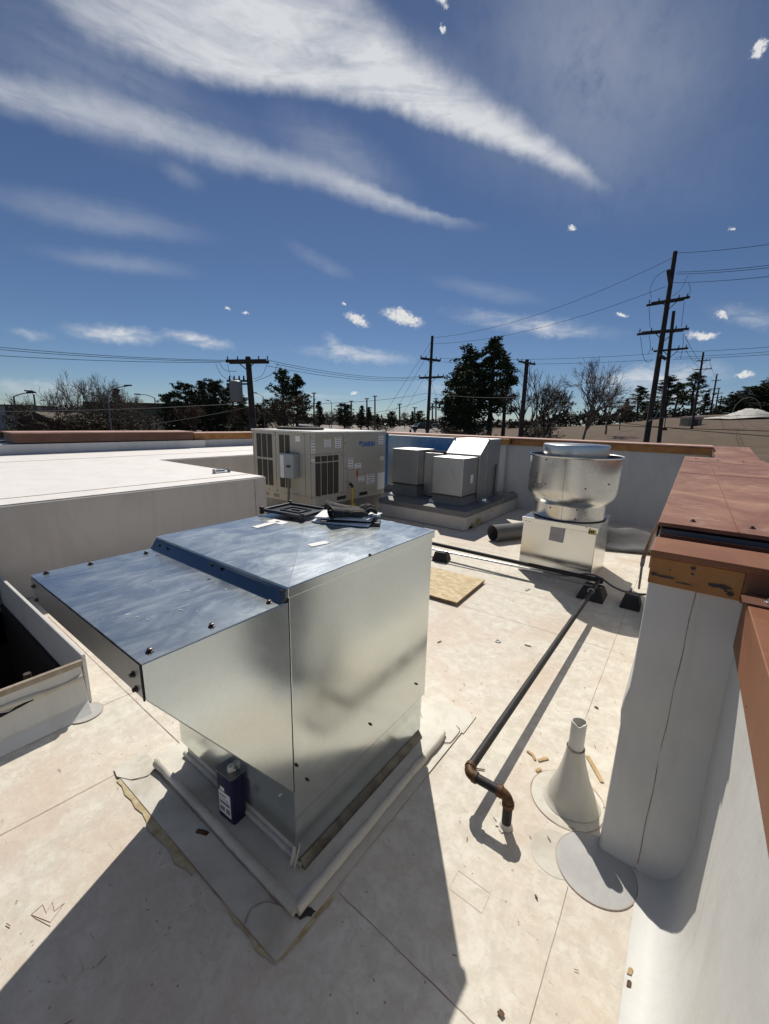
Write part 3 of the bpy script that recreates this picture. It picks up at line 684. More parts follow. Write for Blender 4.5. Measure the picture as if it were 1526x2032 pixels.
# hood
HYF = .355
hp = [(HYF, HT), (BY0 - .003, HT), (BY0 - .003, .385), (HYF, 1.03)]
mb = MB(); mb.prism([(BX0 - .006, y, z_) for y, z_ in hp], (BX1 - BX0 + .008, 0, 0)); mb.build('hood', M['galv'], bx, bevel=.0025)
mb = MB(); mb.box(BX0 - .008, BX1 + .003, HYF - .002, BY0 - .02, HT + .001, HT + .004); mb.build('hood_top', M['galvtop'], bx)
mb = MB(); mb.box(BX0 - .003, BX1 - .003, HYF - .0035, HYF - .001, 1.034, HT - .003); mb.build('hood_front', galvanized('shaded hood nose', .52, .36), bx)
mb = MB(); mb.box(BX1 + .0005, BX1 + .0022, BY0 - .004, BY0 - .001, .39, BT - .02); mb.build('seam', M['seal'], bx); mb = MB(); mb.box(BX1 - .002, BX1 + .0035, HYF - .0045, HYF - .0015, 1.03, HT); mb.build('seam', M['seal'], bx)
def screw(p, nrm, parent=bx, r=.0075, m='screw', name='screw'):
    mb = MB(); mb.lathe([(r, 0), (r, .0025), (r * .62, .003), (r * .62, .009), (r * .3, .010)], (0, 0, 0), 8)
    o = mb.build(name, M[m], parent); o.matrix_world = Matrix.Translation(p) @ Vector(nrm).to_track_quat('Z', 'Y').to_matrix().to_4x4(); return o
for px, py in [(297, 1293), (420, 1243), (534, 1196), (92, 1138), (180, 1120), (290, 1098)]: screw(gz(px, py, HT + .004), (0, 0, 1), r=.010)
for px, py in [(265, 1338), (271, 1367), (69, 1163), (75, 1190)]: screw(on(px, py, 1, HYF - .0035), (0, -1, 0), r=.009)
for px, py in [(318, 1083), (422, 1122), (560, 1175)]: p = on(px, py, 1, BY0 - .035); screw(p, (0, -.66, .75), r=.008)
for px, py in [(733, 1101)]: screw(on(px, py, 0, BX1 + .0085), (1, 0, 0), r=.007)
for px, py in [(826, 1357), (735, 1437), (588, 1518), (610, 1547)]: screw(on(px, py, 0, BX1 + .001), (1, 0, 0), r=.006)
screw(on(557, 1576, 1, BY0 + .003), (0, -1, 0), r=.006, m='conduit')
for px, py, px2, py2 in [((505), 1047, 540, 1038), (614, 1083, 650, 1076)]:
    p, q = gz(px, py, z + .006), gz(px2, py2, z + .006); d = q - p; d.z = 0; w = Vector((-d.y, d.x, 0)).normalized() * .020
    mb = MB(); mb.prism([p - w, q - w, q + w, p + w], (0, 0, .002)); mb.build('tape_strip', M['paper'], bx)
p = gz(550, 1036, z + .006); mb = MB(); mb.prism([p + Vector(v) for v in ((-.05, -.03, 0), (.06, -.02, 0), (.05, .035, 0), (-.06, .03, 0))], (0, 0, .0015)); mb.m = 1
mb.prism([p + Vector(v) for v in ((-.006, -.01, .002), (.012, -.006, .002), (.008, .012, .002), (-.01, .008, .002))], (0, 0, .0008)); mb.build('sticker', [M['paper'], M['screw']], bx)
mb = MB(); mb.prism([(BX1 - .012, BY0 + .02, .026), (BX1 + .022, BY0 + .02, .026), (BX1 + .020, BY0 + .02, .030), (BX1 - .001, BY0 + .02, .060), (BX1 - .012, BY0 + .02, .060)], (0, BY1 - BY0 - .06, 0))
mb.build('base_rail', varied('oily steel angle', (.15, .145, .13), (.09, .08, .07), 18, .35, .7), bx)
random.seed(8)
for k in range(16):                                            # small bright nicks in the dust
    p = gz(random.uniform(120, 780), random.uniform(1060, 1230), HT + .006)
    if not (BX0 < p.x < BX1 - .03 and HYF + .02 < p.y < BY0 - .08): continue
    t = random.uniform(0, 3); l = random.uniform(.004, .016); mb = MB(); mb.tube([p, p + Vector((math.cos(t) * l, math.sin(t) * l, 0))], .0012, 3); mb.build('scratch', M['paper'], bx)

# curb under it
cb = thing('roof_curb', (-1.4, 1.2, 0), 'white membrane curb with rolled rim under the large galvanized box', 'roof curb')
CX0, CX1, CY0, CY1, CZ = -1.93, -.872, .716, 1.80, .024
mb = MB(); mb.box(CX0, CX1, CY0, CY1, .001, CZ); mb.build('ledge', M['curbm'], cb, bevel=.004)
mb = MB(); mb.box(BX0 + .01, BX1 - .012, BY0 + .030, BY1 - .03, CZ + .001, .124); mb.build('inner_curb', M['curbm'], cb, bevel=.012, seg=3)
random.seed(5)
def bead(a, b, n=26, r=.016):
    a, b = Vector(a), Vector(b); return [a + (b - a) * k / n + Vector((random.uniform(-.0015, .0015), random.uniform(-.0015, .0015), random.uniform(-.0015, .0015))) for k in range(n + 1)], [r * random.uniform(.92, 1.08) for _ in range(n + 1)]
pth, rs = bead((CX1 + .004, CY0 - .004, .024), (CX1 + .006, CY1 - .02, .022), r=.019); rs[-1] = .010; mb = MB(); mb.tube(pth, rs, 12); mb.build('rim', M['curbm'], cb, smooth=60)
pth, rs = bead((CX1 + .004, CY0 - .004, .024), (-1.885, CY0 - .002, .030), r=.019); rs[-1] = .024; rs[-2] = .022; mb = MB(); mb.tube(pth, rs, 12); mb.build('rim', M['curbm'], cb, smooth=60)
pth, rs = bead((BX1 + .004, BY0 + .026, .036), (BX0, BY0 + .026, .036), r=.014); mb = MB(); mb.tube(pth, rs, 8); mb.build('sealant_bead', M['curbm'], cb, smooth=60)
mb = MB(); mb.grid([[(BX1 - .012 + .012 * math.cos(t), BY0 + .012 + .010 * math.sin(t) - .03 * v, .132 - .09 * v - .01 * math.sin(t * 2) * v) for t in (0, .8, 1.6, 2.4, 3.1)] for v in (0, .35, .7, 1)]); o = mb.build('corner_flap', M['curbm'], cb, smooth=60); o.modifiers.new('thick', 'SOLIDIFY').thickness = .003
mb = MB(); mb.prism([(-2.02, .572, .0025), (-.822, .584, .0025), (-.800, 1.93, .0025), (-.875, 1.93, .0025), (-.875, .712, .0025), (-2.0, .712, .0025)], (0, 0, .0045)); mb.build('flashing', M['curbm'], cb)
mb = MB(); mb.prism([(-2.035, .610, .0075), (-2.02, .572, .0075), (-1.975, .565, .0075), (-1.90, .600, .0075), (-1.865, .655, .0075), (-1.88, .708, .0075), (-2.03, .720, .0075)], (0, 0, .0025)); mb.build('patch', M['curbm'], cb)
cp = [(-.822, .584), (-.985, .584), (-1.005, .625), (-.985, .668), (-.93, .694), (-.885, .700), (-.852, .696), (-.842, .66)]
mb = MB(); mb.prism([(x + .002, y + .001, .0072) for x, y in cp[::-1]], (0, 0, .002)); mb.build('patch', M['curbm'], cb)
P4_ = [gz(x, y, .008) for x, y in ((832, 1404), (905, 1440), (912, 1451), (893, 1474), (875, 1472), (845, 1448))]
mb = MB(); mb.prism([(p.x, p.y, .0025) for p in P4_[::-1]], (0, 0, .007)); mb.build('patch', M['curbm'], cb)
def edge(pts, w=.004, z=.0078, m='seam'):
    pts = smoothpath([(x, y, z) for x, y in pts], 6); mb = MB(); mb.tube(pts, w / 2, 4); return mb.build('dirt_line', M[m], cb)
edge([(-2.03, .5715), (-1.4, .5765), (-.822, .583)], .005, .004); edge([(-.8215, .584), (-.812, 1.2), (-.800, 1.93)], .004, .004)
edge(cp[1:6], .003, .0096); edge([(-1.90, .600), (-1.865, .655), (-1.88, .708)], .003, .0105); edge([(-1.88, .693), (-1.4, .694), (-.88, .692)], .0035, .0072)
edge([(P4_[1].x, P4_[1].y), (P4_[2].x, P4_[2].y), (P4_[3].x, P4_[3].y), (P4_[4].x, P4_[4].y)], .004, .0105)
def stain(pts, m, nm, z=.0045, par=cb, w=.02, seed=1):
    random.seed(seed); mb = MB(); P = [gz(*p) for p in pts]; L, R = [], []
    P = smoothpath(P, 5)
    for k, p in enumerate(P):
        t = (P[min(k + 1, len(P) - 1)] - P[max(k - 1, 0)]).normalized(); q = Vector((-t.y, t.x, 0)); e = math.sin(math.pi * (k + .35) / (len(P) - .3)) ** .4
        L.append(p + q * w * e * random.uniform(.5, 1.3) + Vector((0, 0, z))); R.append(p - q * w * e * random.uniform(.5, 1.3) + Vector((0, 0, z)))
    mb.grid([L, R]); return mb.build(nm, M[m], par)
stain([(236, 1548), (290, 1610), (340, 1680), (385, 1735)], 'glue', 'glue_stain', w=.026, seed=2)
stain([(440, 1780), (495, 1850), (545, 1910)], 'glue', 'glue_stain', w=.016, seed=4)
stain([(548, 1908), (600, 1850), (660, 1780)], 'glue', 'glue_stain', w=.014, seed=9)
mb = MB(); random.seed(4); c = gz(800, 1806, .03); c = gz(602, 1806, .02)
mb.prism([(c.x + .030 * math.cos(t) * random.uniform(.7, 1.2) * (1 if math.sin(t) > 0 else .7) + .018 * math.sin(t), c.y + .030 * math.sin(t) * random.uniform(.8, 1.2), .0095) for t in [2 * math.pi * k / 18 for k in range(18)]], (0, 0, .0012))
mb.build('tar_smudge', M['tar'], cb)

# solvent can on the ledge
can = thing('solvent_can', (-1.362, .790, CZ), 'small navy blue metal can with white cap on the curb ledge', 'can')
cw, cdp, ch = .054, .033, .222
def rrect(w, d, r, n=5):
    o = []
    for sx, sy, a0 in ((1, 1, 0), (-1, 1, 90), (-1, -1, 180), (1, -1, 270)):
        for k in range(n + 1):
            a = rad(a0 + 90 * k / n); o.append((sx * (w - r) + r * math.cos(a), sy * (d - r) + r * math.sin(a)))
    return o
cc = Vector((-1.362, .788, CZ + .001)); RZm = Matrix.Rotation(rad(4), 3, 'Z')
mb = MB(); mb.prism([cc + RZm @ Vector((x, y, 0)) for x, y in rrect(cw, cdp, .012)], (0, 0, ch)); mb.build('body', M['canblue'], can, smooth=40)
mb = MB(); mb.prism([cc + RZm @ Vector((x, y, ch + .0005)) for x, y in rrect(cw + .002, cdp + .002, .013)], (0, 0, .004)); mb.build('top', M['cantop'], can, smooth=40)
c2 = cc + RZm @ Vector((.008, 0, ch + .005))
mb = MB(); mb.lathe([(.016, 0), (.016, .004), (.0145, .005), (.0145, .02), (.012, .023)], c2, 18); mb.build('cap', M['pvc'], can, smooth=40)
mb = MB(); mb.tube([c2 + Vector((.012, 0, .012)), c2 + Vector((.026, .003, .013))], .005, 6); mb.build('cap_tab', M['pvc'], can)
mb = MB(); q = lambda x, z_: cc + RZm @ Vector((x, -cdp - .0006, z_))
mb.face([q(-.040, .025), q(.036, .020), q(.036, .135), q(-.040, .135)]); mb.m = 1
for x0, x1, z0, z1 in [(-.034, .030, .072, .088), (-.034, .008, .112, .120), (-.034, -.004, .035, .060), (.004, .030, .035, .060), (-.034, .026, .097, .101)]: mb.face([p + RZm @ Vector((0, -.0005, 0)) for p in (q(x0, z0), q(x1, z0), q(x1, z1), q(x0, z1))])
mb.m = 0
mb.face([q(-.028, .14), q(0, .14), q(0, .158), q(-.028, .158)])
mb.build('label', [M['paper'], M['print']], can)

# things lying on the lid
LZ = BT + .026
tr = thing('access_cover', (-1.70, 1.47, LZ), 'black plastic frame panel lying on the back left of the metal box lid', 'panel')
mt = Matrix.Translation((-1.705, 1.48, LZ - .002)) @ Matrix.Rotation(rad(6), 4, 'Z')
def bxf(mb, x0, x1, y0, y1, z0, z1, Mx):
    mb.hexa([Mx @ Vector(p) for p in ((x0, y0, z0), (x1, y0, z0), (x1, y1, z0), (x0, y1, z0))], [Mx @ Vector(p) for p in ((x0, y0, z1), (x1, y0, z1), (x1, y1, z1), (x0, y1, z1))])
mb = MB()
for x0, x1, y0, y1 in ((-.15, .15, -.115, -.098), (-.15, .15, .098, .115), (-.15, -.133, -.098, .098), (.133, .15, -.098, .098)): bxf(mb, x0, x1, y0, y1, .014, .030, mt)
mb.build('frame', M['blackplastic'], tr, bevel=.002)
mb = MB(); bxf(mb, -.132, .132, -.097, .097, .012, .018, mt); mb.build('plate', mat('blue black plate', (.03, .035, .045), .3)[0], tr)
mb = MB()
for x0, x1, y0, y1 in ((-.07, .07, -.05, -.044), (-.07, .07, .044, .05), (-.07, -.064, -.044, .044), (.064, .07, -.044, .044), (-.03, .03, -.003, .003)): bxf(mb, x0, x1, y0, y1, .0185, .025, mt)
mb.build('rib', M['blackplastic'], tr)
for sx in (-1, 1):
    for sy in (-1, 1):
        mb = MB(); bxf(mb, sx * .146 - .009, sx * .146 + .009, sy * .111 - .009, sy * .111 + .009, 0, .040, mt); mb.build('foot', M['blackplastic'], tr, bevel=.002)
pp = thing('paper_stack', (-1.38, 1.56, LZ), 'folded white papers and a pad lying under the work gloves', 'papers')
random.seed(12)
for k, (w, d, h, rz, dx, dy, m) in enumerate([(.15, .11, .010, 22, .0, .0, 'paper'), (.15, .105, .006, 36, .02, .02, 'print'), (.145, .10, .010, 30, -.01, .01, 'paper'), (.12, .09, .004, 12, .03, .03, 'paper')]):
    Mx = Matrix.Translation((-1.40 + dx, 1.56 + dy, LZ - .003 + k * .0095)) @ Matrix.Rotation(rad(rz), 4, 'Z') @ Matrix.Rotation(rad(random.uniform(-1.5, 1.5)), 4, 'Y')
    mb = MB(); bxf(mb, -w, w, -d, d, 0, h, Mx); mb.build('sheet' if m == 'paper' else 'clipboard', M[m] if m == 'paper' else M['blackplastic'], pp, bevel=.002)
def glove(base, yaw, label, curl):
    g = thing('work_glove', base, label, 'glove', 'work gloves on the box lid')
    Mx = Matrix.Translation(base) @ Matrix.Rotation(yaw, 4, 'Z')
    mb = MB()
    n = 14; rows = []
    for x, w, h, z0 in [(-.115, .050, .030, .028), (-.09, .046, .027, .027), (-.05, .038, .022, .024), (-.02, .040, .020, .022), (.02, .046, .019, .020), (.05, .047, .017, .019), (.07, .040, .013, .018)]:
        rows.append([Mx @ Vector((x, w * math.cos(2 * math.pi * k / n) * (1 + .07 * math.sin(3 * k + x * 40)), z0 + h * math.sin(2 * math.pi * k / n))) for k in range(n + 1)])
    mb.grid(rows); mb.face(rows[-1][:-1]); mb.build('palm', M['glove'], g, smooth=70)
    mb = MB(); mb.tube([Mx @ Vector((-.116, .050 * math.cos(t), .028 + .030 * math.sin(t))) for t in [2 * math.pi * k / 16 for k in range(16)]], .005, 6, closed=True); mb.build('cuff', M['black'], g, smooth=60)
    for k, (y, L) in enumerate([(-.036, .060), (-.012, .072), (.012, .068), (.036, .052)]):
        c = curl[k]
        pth = [Vector((.055, y, .019)), Vector((.055 + L * .4, y * 1.15, .024 + c * .4)), Vector((.055 + L * .75, y * 1.25, .020 + c * .3)), Vector((.055 + L, y * 1.3, .014))]
        mb = MB(); mb.tube([Mx @ p for p in smoothpath(pth, 4)], [.0135] * 5 + [.0125] * 4 + [.011] * 2 + [.009, .005], 8); mb.build('finger', M['glove'], g, smooth=70)
    mb = MB(); pth = [Vector((-.01, -.034, .020)), Vector((.025, -.062, .024)), Vector((.055, -.072, .018))]
    mb.tube([Mx @ p for p in smoothpath(pth, 4)], [.014] * 5 + [.012] * 2 + [.009, .005], 8); mb.build('thumb', M['glove'], g, smooth=70)
    return g
glove(Vector((-1.49, 1.67, LZ + .005)), rad(25), 'flattened black work glove farther back on the metal box lid', (.0, .01, .0, .02))
glove(Vector((-1.345, 1.545, LZ + .030)), rad(62), 'black work glove on top of the papers with its cuff opening showing', (.03, .05, .05, .03))

# ------------------------------------------------------------------ open curb at left
oc = thing('open_roof_curb', (-3.4, -.4, 0), 'open white roof curb with a dark hole at the left edge', 'roof curb')
OZ = .30
XR, YR = -2.665, .70
def curbwall(mb, x0, x1, y0, y1, z0, z1): mb.box(x0, x1, y0, y1, z0, z1)
mb = MB(); mb.prism([(XR, -1.7, OZ), (XR + .045, -1.7, .06), (XR + .11, -1.7, .002), (XR - .05, -1.7, .002), (XR - .05, -1.7, OZ - .03), (XR - .012, -1.7, OZ)], (0, YR + 1.7 - .035, 0)); mb.build('near_wall', M['wall'], oc, bevel=.006)
mb = MB(); mb.box(-4.72, XR - .02, YR - .022, YR, .0015, OZ + .02); mb.build('beam_wall', M['wall'], oc, bevel=.005)
mb = MB(); mb.box(-4.72, -4.64, -1.7, YR - .052, .0015, OZ); mb.box(-4.638, XR - .06, -1.7, -1.62, .0015, OZ); mb.build('back_wall', M['wall'], oc)
mb = MB(); mb.box(XR - .016, XR + .012, -1.69, YR - .026, OZ - .030, OZ + .003); mb.build('termination_strip', M['woodd'], oc, bevel=.004)
mb = MB(); mb.tube([(XR + .018, y, OZ - .09 + .01 * math.sin(y * 9)) for y in [-1.6 + 2.26 * k / 30 for k in range(31)]], [.017 + .005 * math.sin(k * 1.7) for k in range(31)], 8); mb.build('membrane_fold', M['curbm'], oc, smooth=70)
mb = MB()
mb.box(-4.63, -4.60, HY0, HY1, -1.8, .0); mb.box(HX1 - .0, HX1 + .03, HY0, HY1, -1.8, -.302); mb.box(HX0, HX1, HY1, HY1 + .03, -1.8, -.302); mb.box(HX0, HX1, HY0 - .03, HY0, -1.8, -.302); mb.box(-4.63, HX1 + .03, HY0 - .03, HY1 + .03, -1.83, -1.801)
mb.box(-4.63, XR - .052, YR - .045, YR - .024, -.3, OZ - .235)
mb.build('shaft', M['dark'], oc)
mb = MB(); mb.tube([(-3.1, .50, -1.6), (-3.1, .50, .12)], .02, 8); mb.build('riser_pipe', mat('old drain pipe', (.05, .04, .03), .7)[0], oc)
mb = MB(); mb.box(-4.6, XR - .06, .30, .36, -.10, -.03); mb.build('joist', M['woodd'], oc)
p = gz(28, 1388, .12); mb = MB(); random.seed(3)
mb.grid([[(XR + .042 - .02 * v + .002, YR - .47 + .20 * u, .17 + .012 * v + .016 * math.sin(u * 9) * v + .03 * u) for v in (0, 1)] for u in [k / 8 for k in range(9)]])
mb.build('torn_flap', M['seal'], oc)
def disc(name, c, r, m, label, z=.004, h=.002, wob=.0, par=None, sx=1.0):
    mb = MB(); P = [(c[0] + sx * r * (1 + wob * math.sin(5 * t)) * math.cos(t), c[1] + r * (1 + wob * math.cos(3 * t)) * math.sin(t), z) for t in [2 * math.pi * k / 48 for k in range(48)]]
    mb.prism(P, (0, 0, h)); o = mb.build(name, M[m], par)
    if par is None: tag(o, label, 'roof patch')
    return o
dl = disc('membrane_patch', (-2.60, .635), .085, 'greypatch', 'round grey flashing disc beside the open curb at left')
seam([(-2.60 + .087 * math.cos(t), .635 + .087 * math.sin(t)) for t in [2 * math.pi * k / 40 for k in range(40)]], .004, .005, closed=True)

# ------------------------------------------------------------------ vent stack
vt = thing('vent_stack', (-.222, 1.795, 0), 'white plastic vent pipe rising from a cone shaped membrane boot', 'vent pipe')
vc = Vector((-.222, 1.795, 0))
disc('boot_flange', (vc.x - .004, vc.y - .005), .158, 'curbm', None, .0008, .0016, .015, vt)
mb = MB(); n = 40
prof = [(.118, .005), (.106, .012), (.100, .03), (.094, .055), (.080, .095), (.065, .14), (.052, .19), (.043, .235), (.038, .27), (.0365, .285)]
rows = [[(vc.x + (r * (1 + .045 * math.sin(2 * t + 1.1) * (1 - zz / .30)) - .0) * math.cos(t) + .012 * (1 - zz / .30), vc.y + r * (1 + .05 * math.cos(3 * t) * (1 - zz / .30)) * math.sin(t), zz) for t in [2 * math.pi * k / n for k in range(n + 1)]] for r, zz in prof]
mb.grid(rows); mb.build('boot', M['curbm'], vt, smooth=80)
mb = MB(); R, r_ = .032, .0275
zt = lambda t: .418 + .004 * math.sin(t + 2) - .013 * math.exp(-((t - 4.9) / .42) ** 2)
ts = [2 * math.pi * k / 36 for k in range(37)]
mb.grid([[(vc.x + R * math.cos(t), vc.y + R * math.sin(t), .05) for t in ts], [(vc.x + R * math.cos(t), vc.y + R * math.sin(t), zt(t)) for t in ts],
         [(vc.x + r_ * math.cos(t), vc.y + r_ * math.sin(t), zt(t)) for t in ts], [(vc.x + r_ * math.cos(t), vc.y + r_ * math.sin(t), .1) for t in ts]])
mb.build('pipe', M['pvc'], vt, smooth=40)
mb = MB(); mb.tube([(vc.x + .0375 * math.cos(t), vc.y + .0375 * math.sin(t), .284 + .003 * math.sin(t)) for t in [2 * math.pi * k / 30 for k in range(30)]], .0016, 5, closed=True); mb.build('clamp_line', M['seam'], vt)
seam([(vc.x - .004 + .160 * math.cos(t), vc.y - .005 + .160 * math.sin(t)) for t in [2 * math.pi * k / 60 for k in range(60)] if not (1.1 < t < 1.6)], .003, .0030)
dd = disc('membrane_patch', (-.062, 1.535), .142, 'greypatch', 'large round grey flashing disc in front of the white vent cone', .0022, .0012)
seam([(-.062 + .1435 * math.cos(t), 1.535 + .1435 * math.sin(t)) for t in [2 * math.pi * k / 60 for k in range(60)]], .003, .0036, closed=True)
disc('membrane_patch', (-.20, 1.50), .10, 'curbm', 'faint white patch tucked under the large round grey disc', .0006, .0005)

# ------------------------------------------------------------------ gas pipe, supports, conduits
gp = thing('gas_pipe', (-.6, 3, 0), 'long black gas pipe with rusty elbows crossing the roof floor', 'pipe')
GX, GY, GZ, GR = -.600, 1.485, .157, .0205
mb = MB(); mb.tube([(GX, GY + .05, GZ), (-.565, 4.48, GZ)], GR, 14); mb.build('pipe', M['blackpipe'], gp, smooth=40)
mb = MB(); mb.tube([(GX + .05, GY, GZ), (-.455, GY, GZ)], GR, 14); mb.build('pipe', M['blackpipe'], gp, smooth=40)
mb = MB(); mb.tube([(-.405, GY, GZ - .05), (-.403, GY - .003, -.02)], GR, 14); mb.build('pipe', M['blackpipe'], gp, smooth=40)
def elbow(c, d1, d2, parent, R=.036, r=.0225, m='rust'):
    c, d1, d2 = Vector(c), Vector(d1), Vector(d2)
    cen = c + d1 * R + d2 * R
    pth = [cen - d2 * R * math.cos(t) - d1 * R * math.sin(t) for t in [math.pi / 2 * k / 8 for k in range(9)]]
    mb = MB(); mb.tube(pth, r, 14)
    for e, d in ((pth[0], d1), (pth[-1], d2)): mb.tube([e - d * .006, e + d * .014], r + .0035, 14)
    return mb.build('elbow', M[m], parent, smooth=40)
elbow((GX, GY, GZ), (1, 0, 0), (0, 1, 0), gp); elbow((-.405, GY, GZ), (-1, 0, 0), (0, 0, -1), gp)
random.seed(31); mb = MB(); mb.prism([(-.415 + .040 * math.cos(t) * random.uniform(.6, 1.25), GY + .006 + .045 * math.sin(t) * random.uniform(.6, 1.2), .001) for t in [2 * math.pi * k / 18 for k in range(18)]], (0, 0, .004)); mb.lathe([(.030, .004), (.024, .012), (.0212, .024)], (-.404, GY - .002, 0), 14); mb.build('sealant_splotch', M['curbm'], gp, smooth=30)
mb = MB(); mb.tube([(-.565, 4.46, GZ + .0)] + [(-.565, 4.50, GZ)], .030, 14); mb.tube([(-.60, 4.50, GZ), (-.53, 4.50, GZ)], .031, 14); mb.build('tee', M['blackpipe'], gp, smooth=40)
mb = MB(); mb.tube([(-.597, 4.5, GZ), (-3.6, 4.52, GZ - .01), (-4.42, 4.95, .16)], .0235, 12); mb.build('pipe', M['blackpipe'], gp, smooth=40)
mb = MB(); mb.tube([(-.545 + .026 * math.cos(t) - .03, 4.13, GZ + .026 * math.sin(t)) for t in [2 * math.pi * k / 14 for k in range(14)]], .003, 5, closed=True); mb.build('cable_tie', M['paper'], gp)

def support(c, sx, sy, h, label, rz=0.0):
    s = thing('pipe_support', (c[0], c[1], 0), label, 'pipe support', 'black rubber pipe supports')
    Mx = Matrix.Translation((c[0], c[1], .002)) @ Matrix.Rotation(rz, 4, 'Z')
    mb = MB(); k = .70
    mb.hexa([Mx @ Vector(p) for p in ((-sx, -sy, 0), (sx, -sy, 0), (sx, sy, 0), (-sx, sy, 0))], [Mx @ Vector(p) for p in ((-sx * k, -sy * k, h), (sx * k, -sy * k, h), (sx * k, sy * k, h), (-sx * k, sy * k, h))])
    mb.build('block', M['black'], s, bevel=.006)
    mb = MB(); bxf(mb, -sx * k * .9, sx * k * .9, -.02, .02, h + .0005, h + .012, Mx); mb.build('strut_channel', M['conduit'], s, bevel=.002)
    return s
support((-2.34, 4.40), .10, .095, .115, 'black rubber support block behind the right edge of the metal box', .2)
support((-.60, 4.41), .125, .15, .105, 'big black rubber support block under the end of the gas pipe')
sc_ = support((-.255, 4.41), .085, .115, .115, 'black rubber support block with silver strut beside the right parapet')
el_ = thing('electrical_conduit', (-1.5, 4.4, 0), 'thin silver conduit turning to grey flexible tube near the fan pedestal', 'conduit')
pA, pB = gz(846, 1087, .12), gz(1078, 1135, .12)
mb = MB(); mb.tube([(-4.3, 4.36, .12), pA, pB], .013, 10); mb.build('conduit', M['conduit'], el_, smooth=40)
pts = [gz(1078, 1135, .12), gz(1105, 1141, .11), gz(1135, 1142, .125), gz(1165, 1139, .15), gz(1190, 1146, .16), gz(1215, 1163, .14), gz(1240, 1174, .135), gz(1268, 1179, .132), gz(1292, 1180, .13)]
mb = MB(); mb.tube(smoothpath(pts, 6), .011, 10); mb.build('flexible_tube', M['flex'], el_, smooth=40)
mb = MB(); c = gz(1252, 1172, .14); mb.box(c.x - .012, c.x + .012, c.y - .02, c.y + .02, .125, .165); mb.build('clamp', M['conduit'], el_, bevel=.003)
er = thing('electrical_riser', (-.2, 4.4, 0), 'conduit riser bending brown up onto the right parapet coping', 'conduit')
rp0 = gz(1268, 1168, .13)
p1 = on(1274, 1122, 1, 4.38); p2 = on(1277, 1106, 1, 4.33)
mb = MB(); mb.tube([rp0, p1], .011, 10); mb.build('conduit', M['conduit'], er, smooth=40)
mb = MB(); mb.tube([p1, p2], .018, 10); mb.build('coupling', M['conduit'], er, smooth=40)
p3 = on(1288, 1078, 1, 4.15); p4 = on(1309, 1038, 1, 3.5)
mb = MB(); mb.tube(smoothpath([p2, p3, (p3 + p4) / 2 + Vector((-.004, 0, .01)), p4, p4 + Vector((.03, -.05, .10))], 6), .016, 10); mb.build('flexible_tube', M['flexbrown'], er, smooth=40)

# strand board
ob = MB(); ob.prism([(-2.55, 3.27, .018), (-1.57, 3.31, .018), (-1.60, 4.03, .018), (-2.58, 4.00, .018)], (0, 0, .020)); o = ob.build('strand_board', [M['osb'], M['osbedge']])
for f in o.data.polygons: f.material_index = 0 if abs(f.normal.z) > .5 else 1
tag(o, 'offcut sheet of yellow strand board lying on the roof floor', 'board')

# ------------------------------------------------------------------ upblast fan
fan = thing('exhaust_fan', (-1.08, 5.13, 0), 'round spun aluminium upblast fan on a square metal pedestal', 'exhaust fan')
px0, px1, py0, py1, pz = -1.465, -.672, 4.70, 5.52, .655
mb = MB(); mb.hexa([(px0, py0, .002), (px1, py0, .002), (px1, py1, .002), (px0, py1, .002)], [(px0 + .01, py0 + .01, pz - .003), (px1 - .01, py0 + .01, pz - .003), (px1 - .01, py1 - .01, pz - .003), (px0 + .01, py1 - .01, pz - .003)])
mb.build('pedestal', M['pedestal'], fan, bevel=.006)
mb = MB(); mb.box(px0 - .008, px1 + .008, py0 - .008, py1 + .008, pz - .065, pz); mb.build('pedestal_flange', M['pedestal'], fan, bevel=.005)
fc = Vector((-1.072, 5.125, 0))
prof = [(.385, .657), (.388, .67), (.389, .815), (.396, .832), (.424, .862), (.458, .900), (.477, .955), (.482, 1.02), (.486, 1.20), (.491, 1.355), (.502, 1.362), (.504, 1.370), (.498, 1.378), (.486, 1.372)]
mb = MB(); mb.lathe(prof, fc, 72, caps=False); mb.build('bowl', M['spun'], fan, smooth=50)
mb = MB(); mb.lathe([(.480, 1.368), (.474, 1.0), (.36, .88), (.02, .88)], fc, 48, caps=False); mb.build('bowl_lining', M['spunin'], fan, smooth=50)
mb = MB(); mb.lathe([(.30, .89), (.30, 1.33), (.345, 1.36), (.345, 1.40)], fc, 48); mb.build('motor_housing', M['spun'], fan, smooth=40)
mb = MB(); mb.lathe([(.352, 1.382), (.354, 1.476), (.351, 1.488), (.342, 1.493), (.01, 1.502)], fc, 64); mb.build('cap', M['spun'], fan, smooth=35)
mb = MB(); mb.lathe([(.389, .655), (.402, .656), (.402, .660), (.389, .662)], fc, 48); mb.build('neck_gasket', M['seal'], fan)
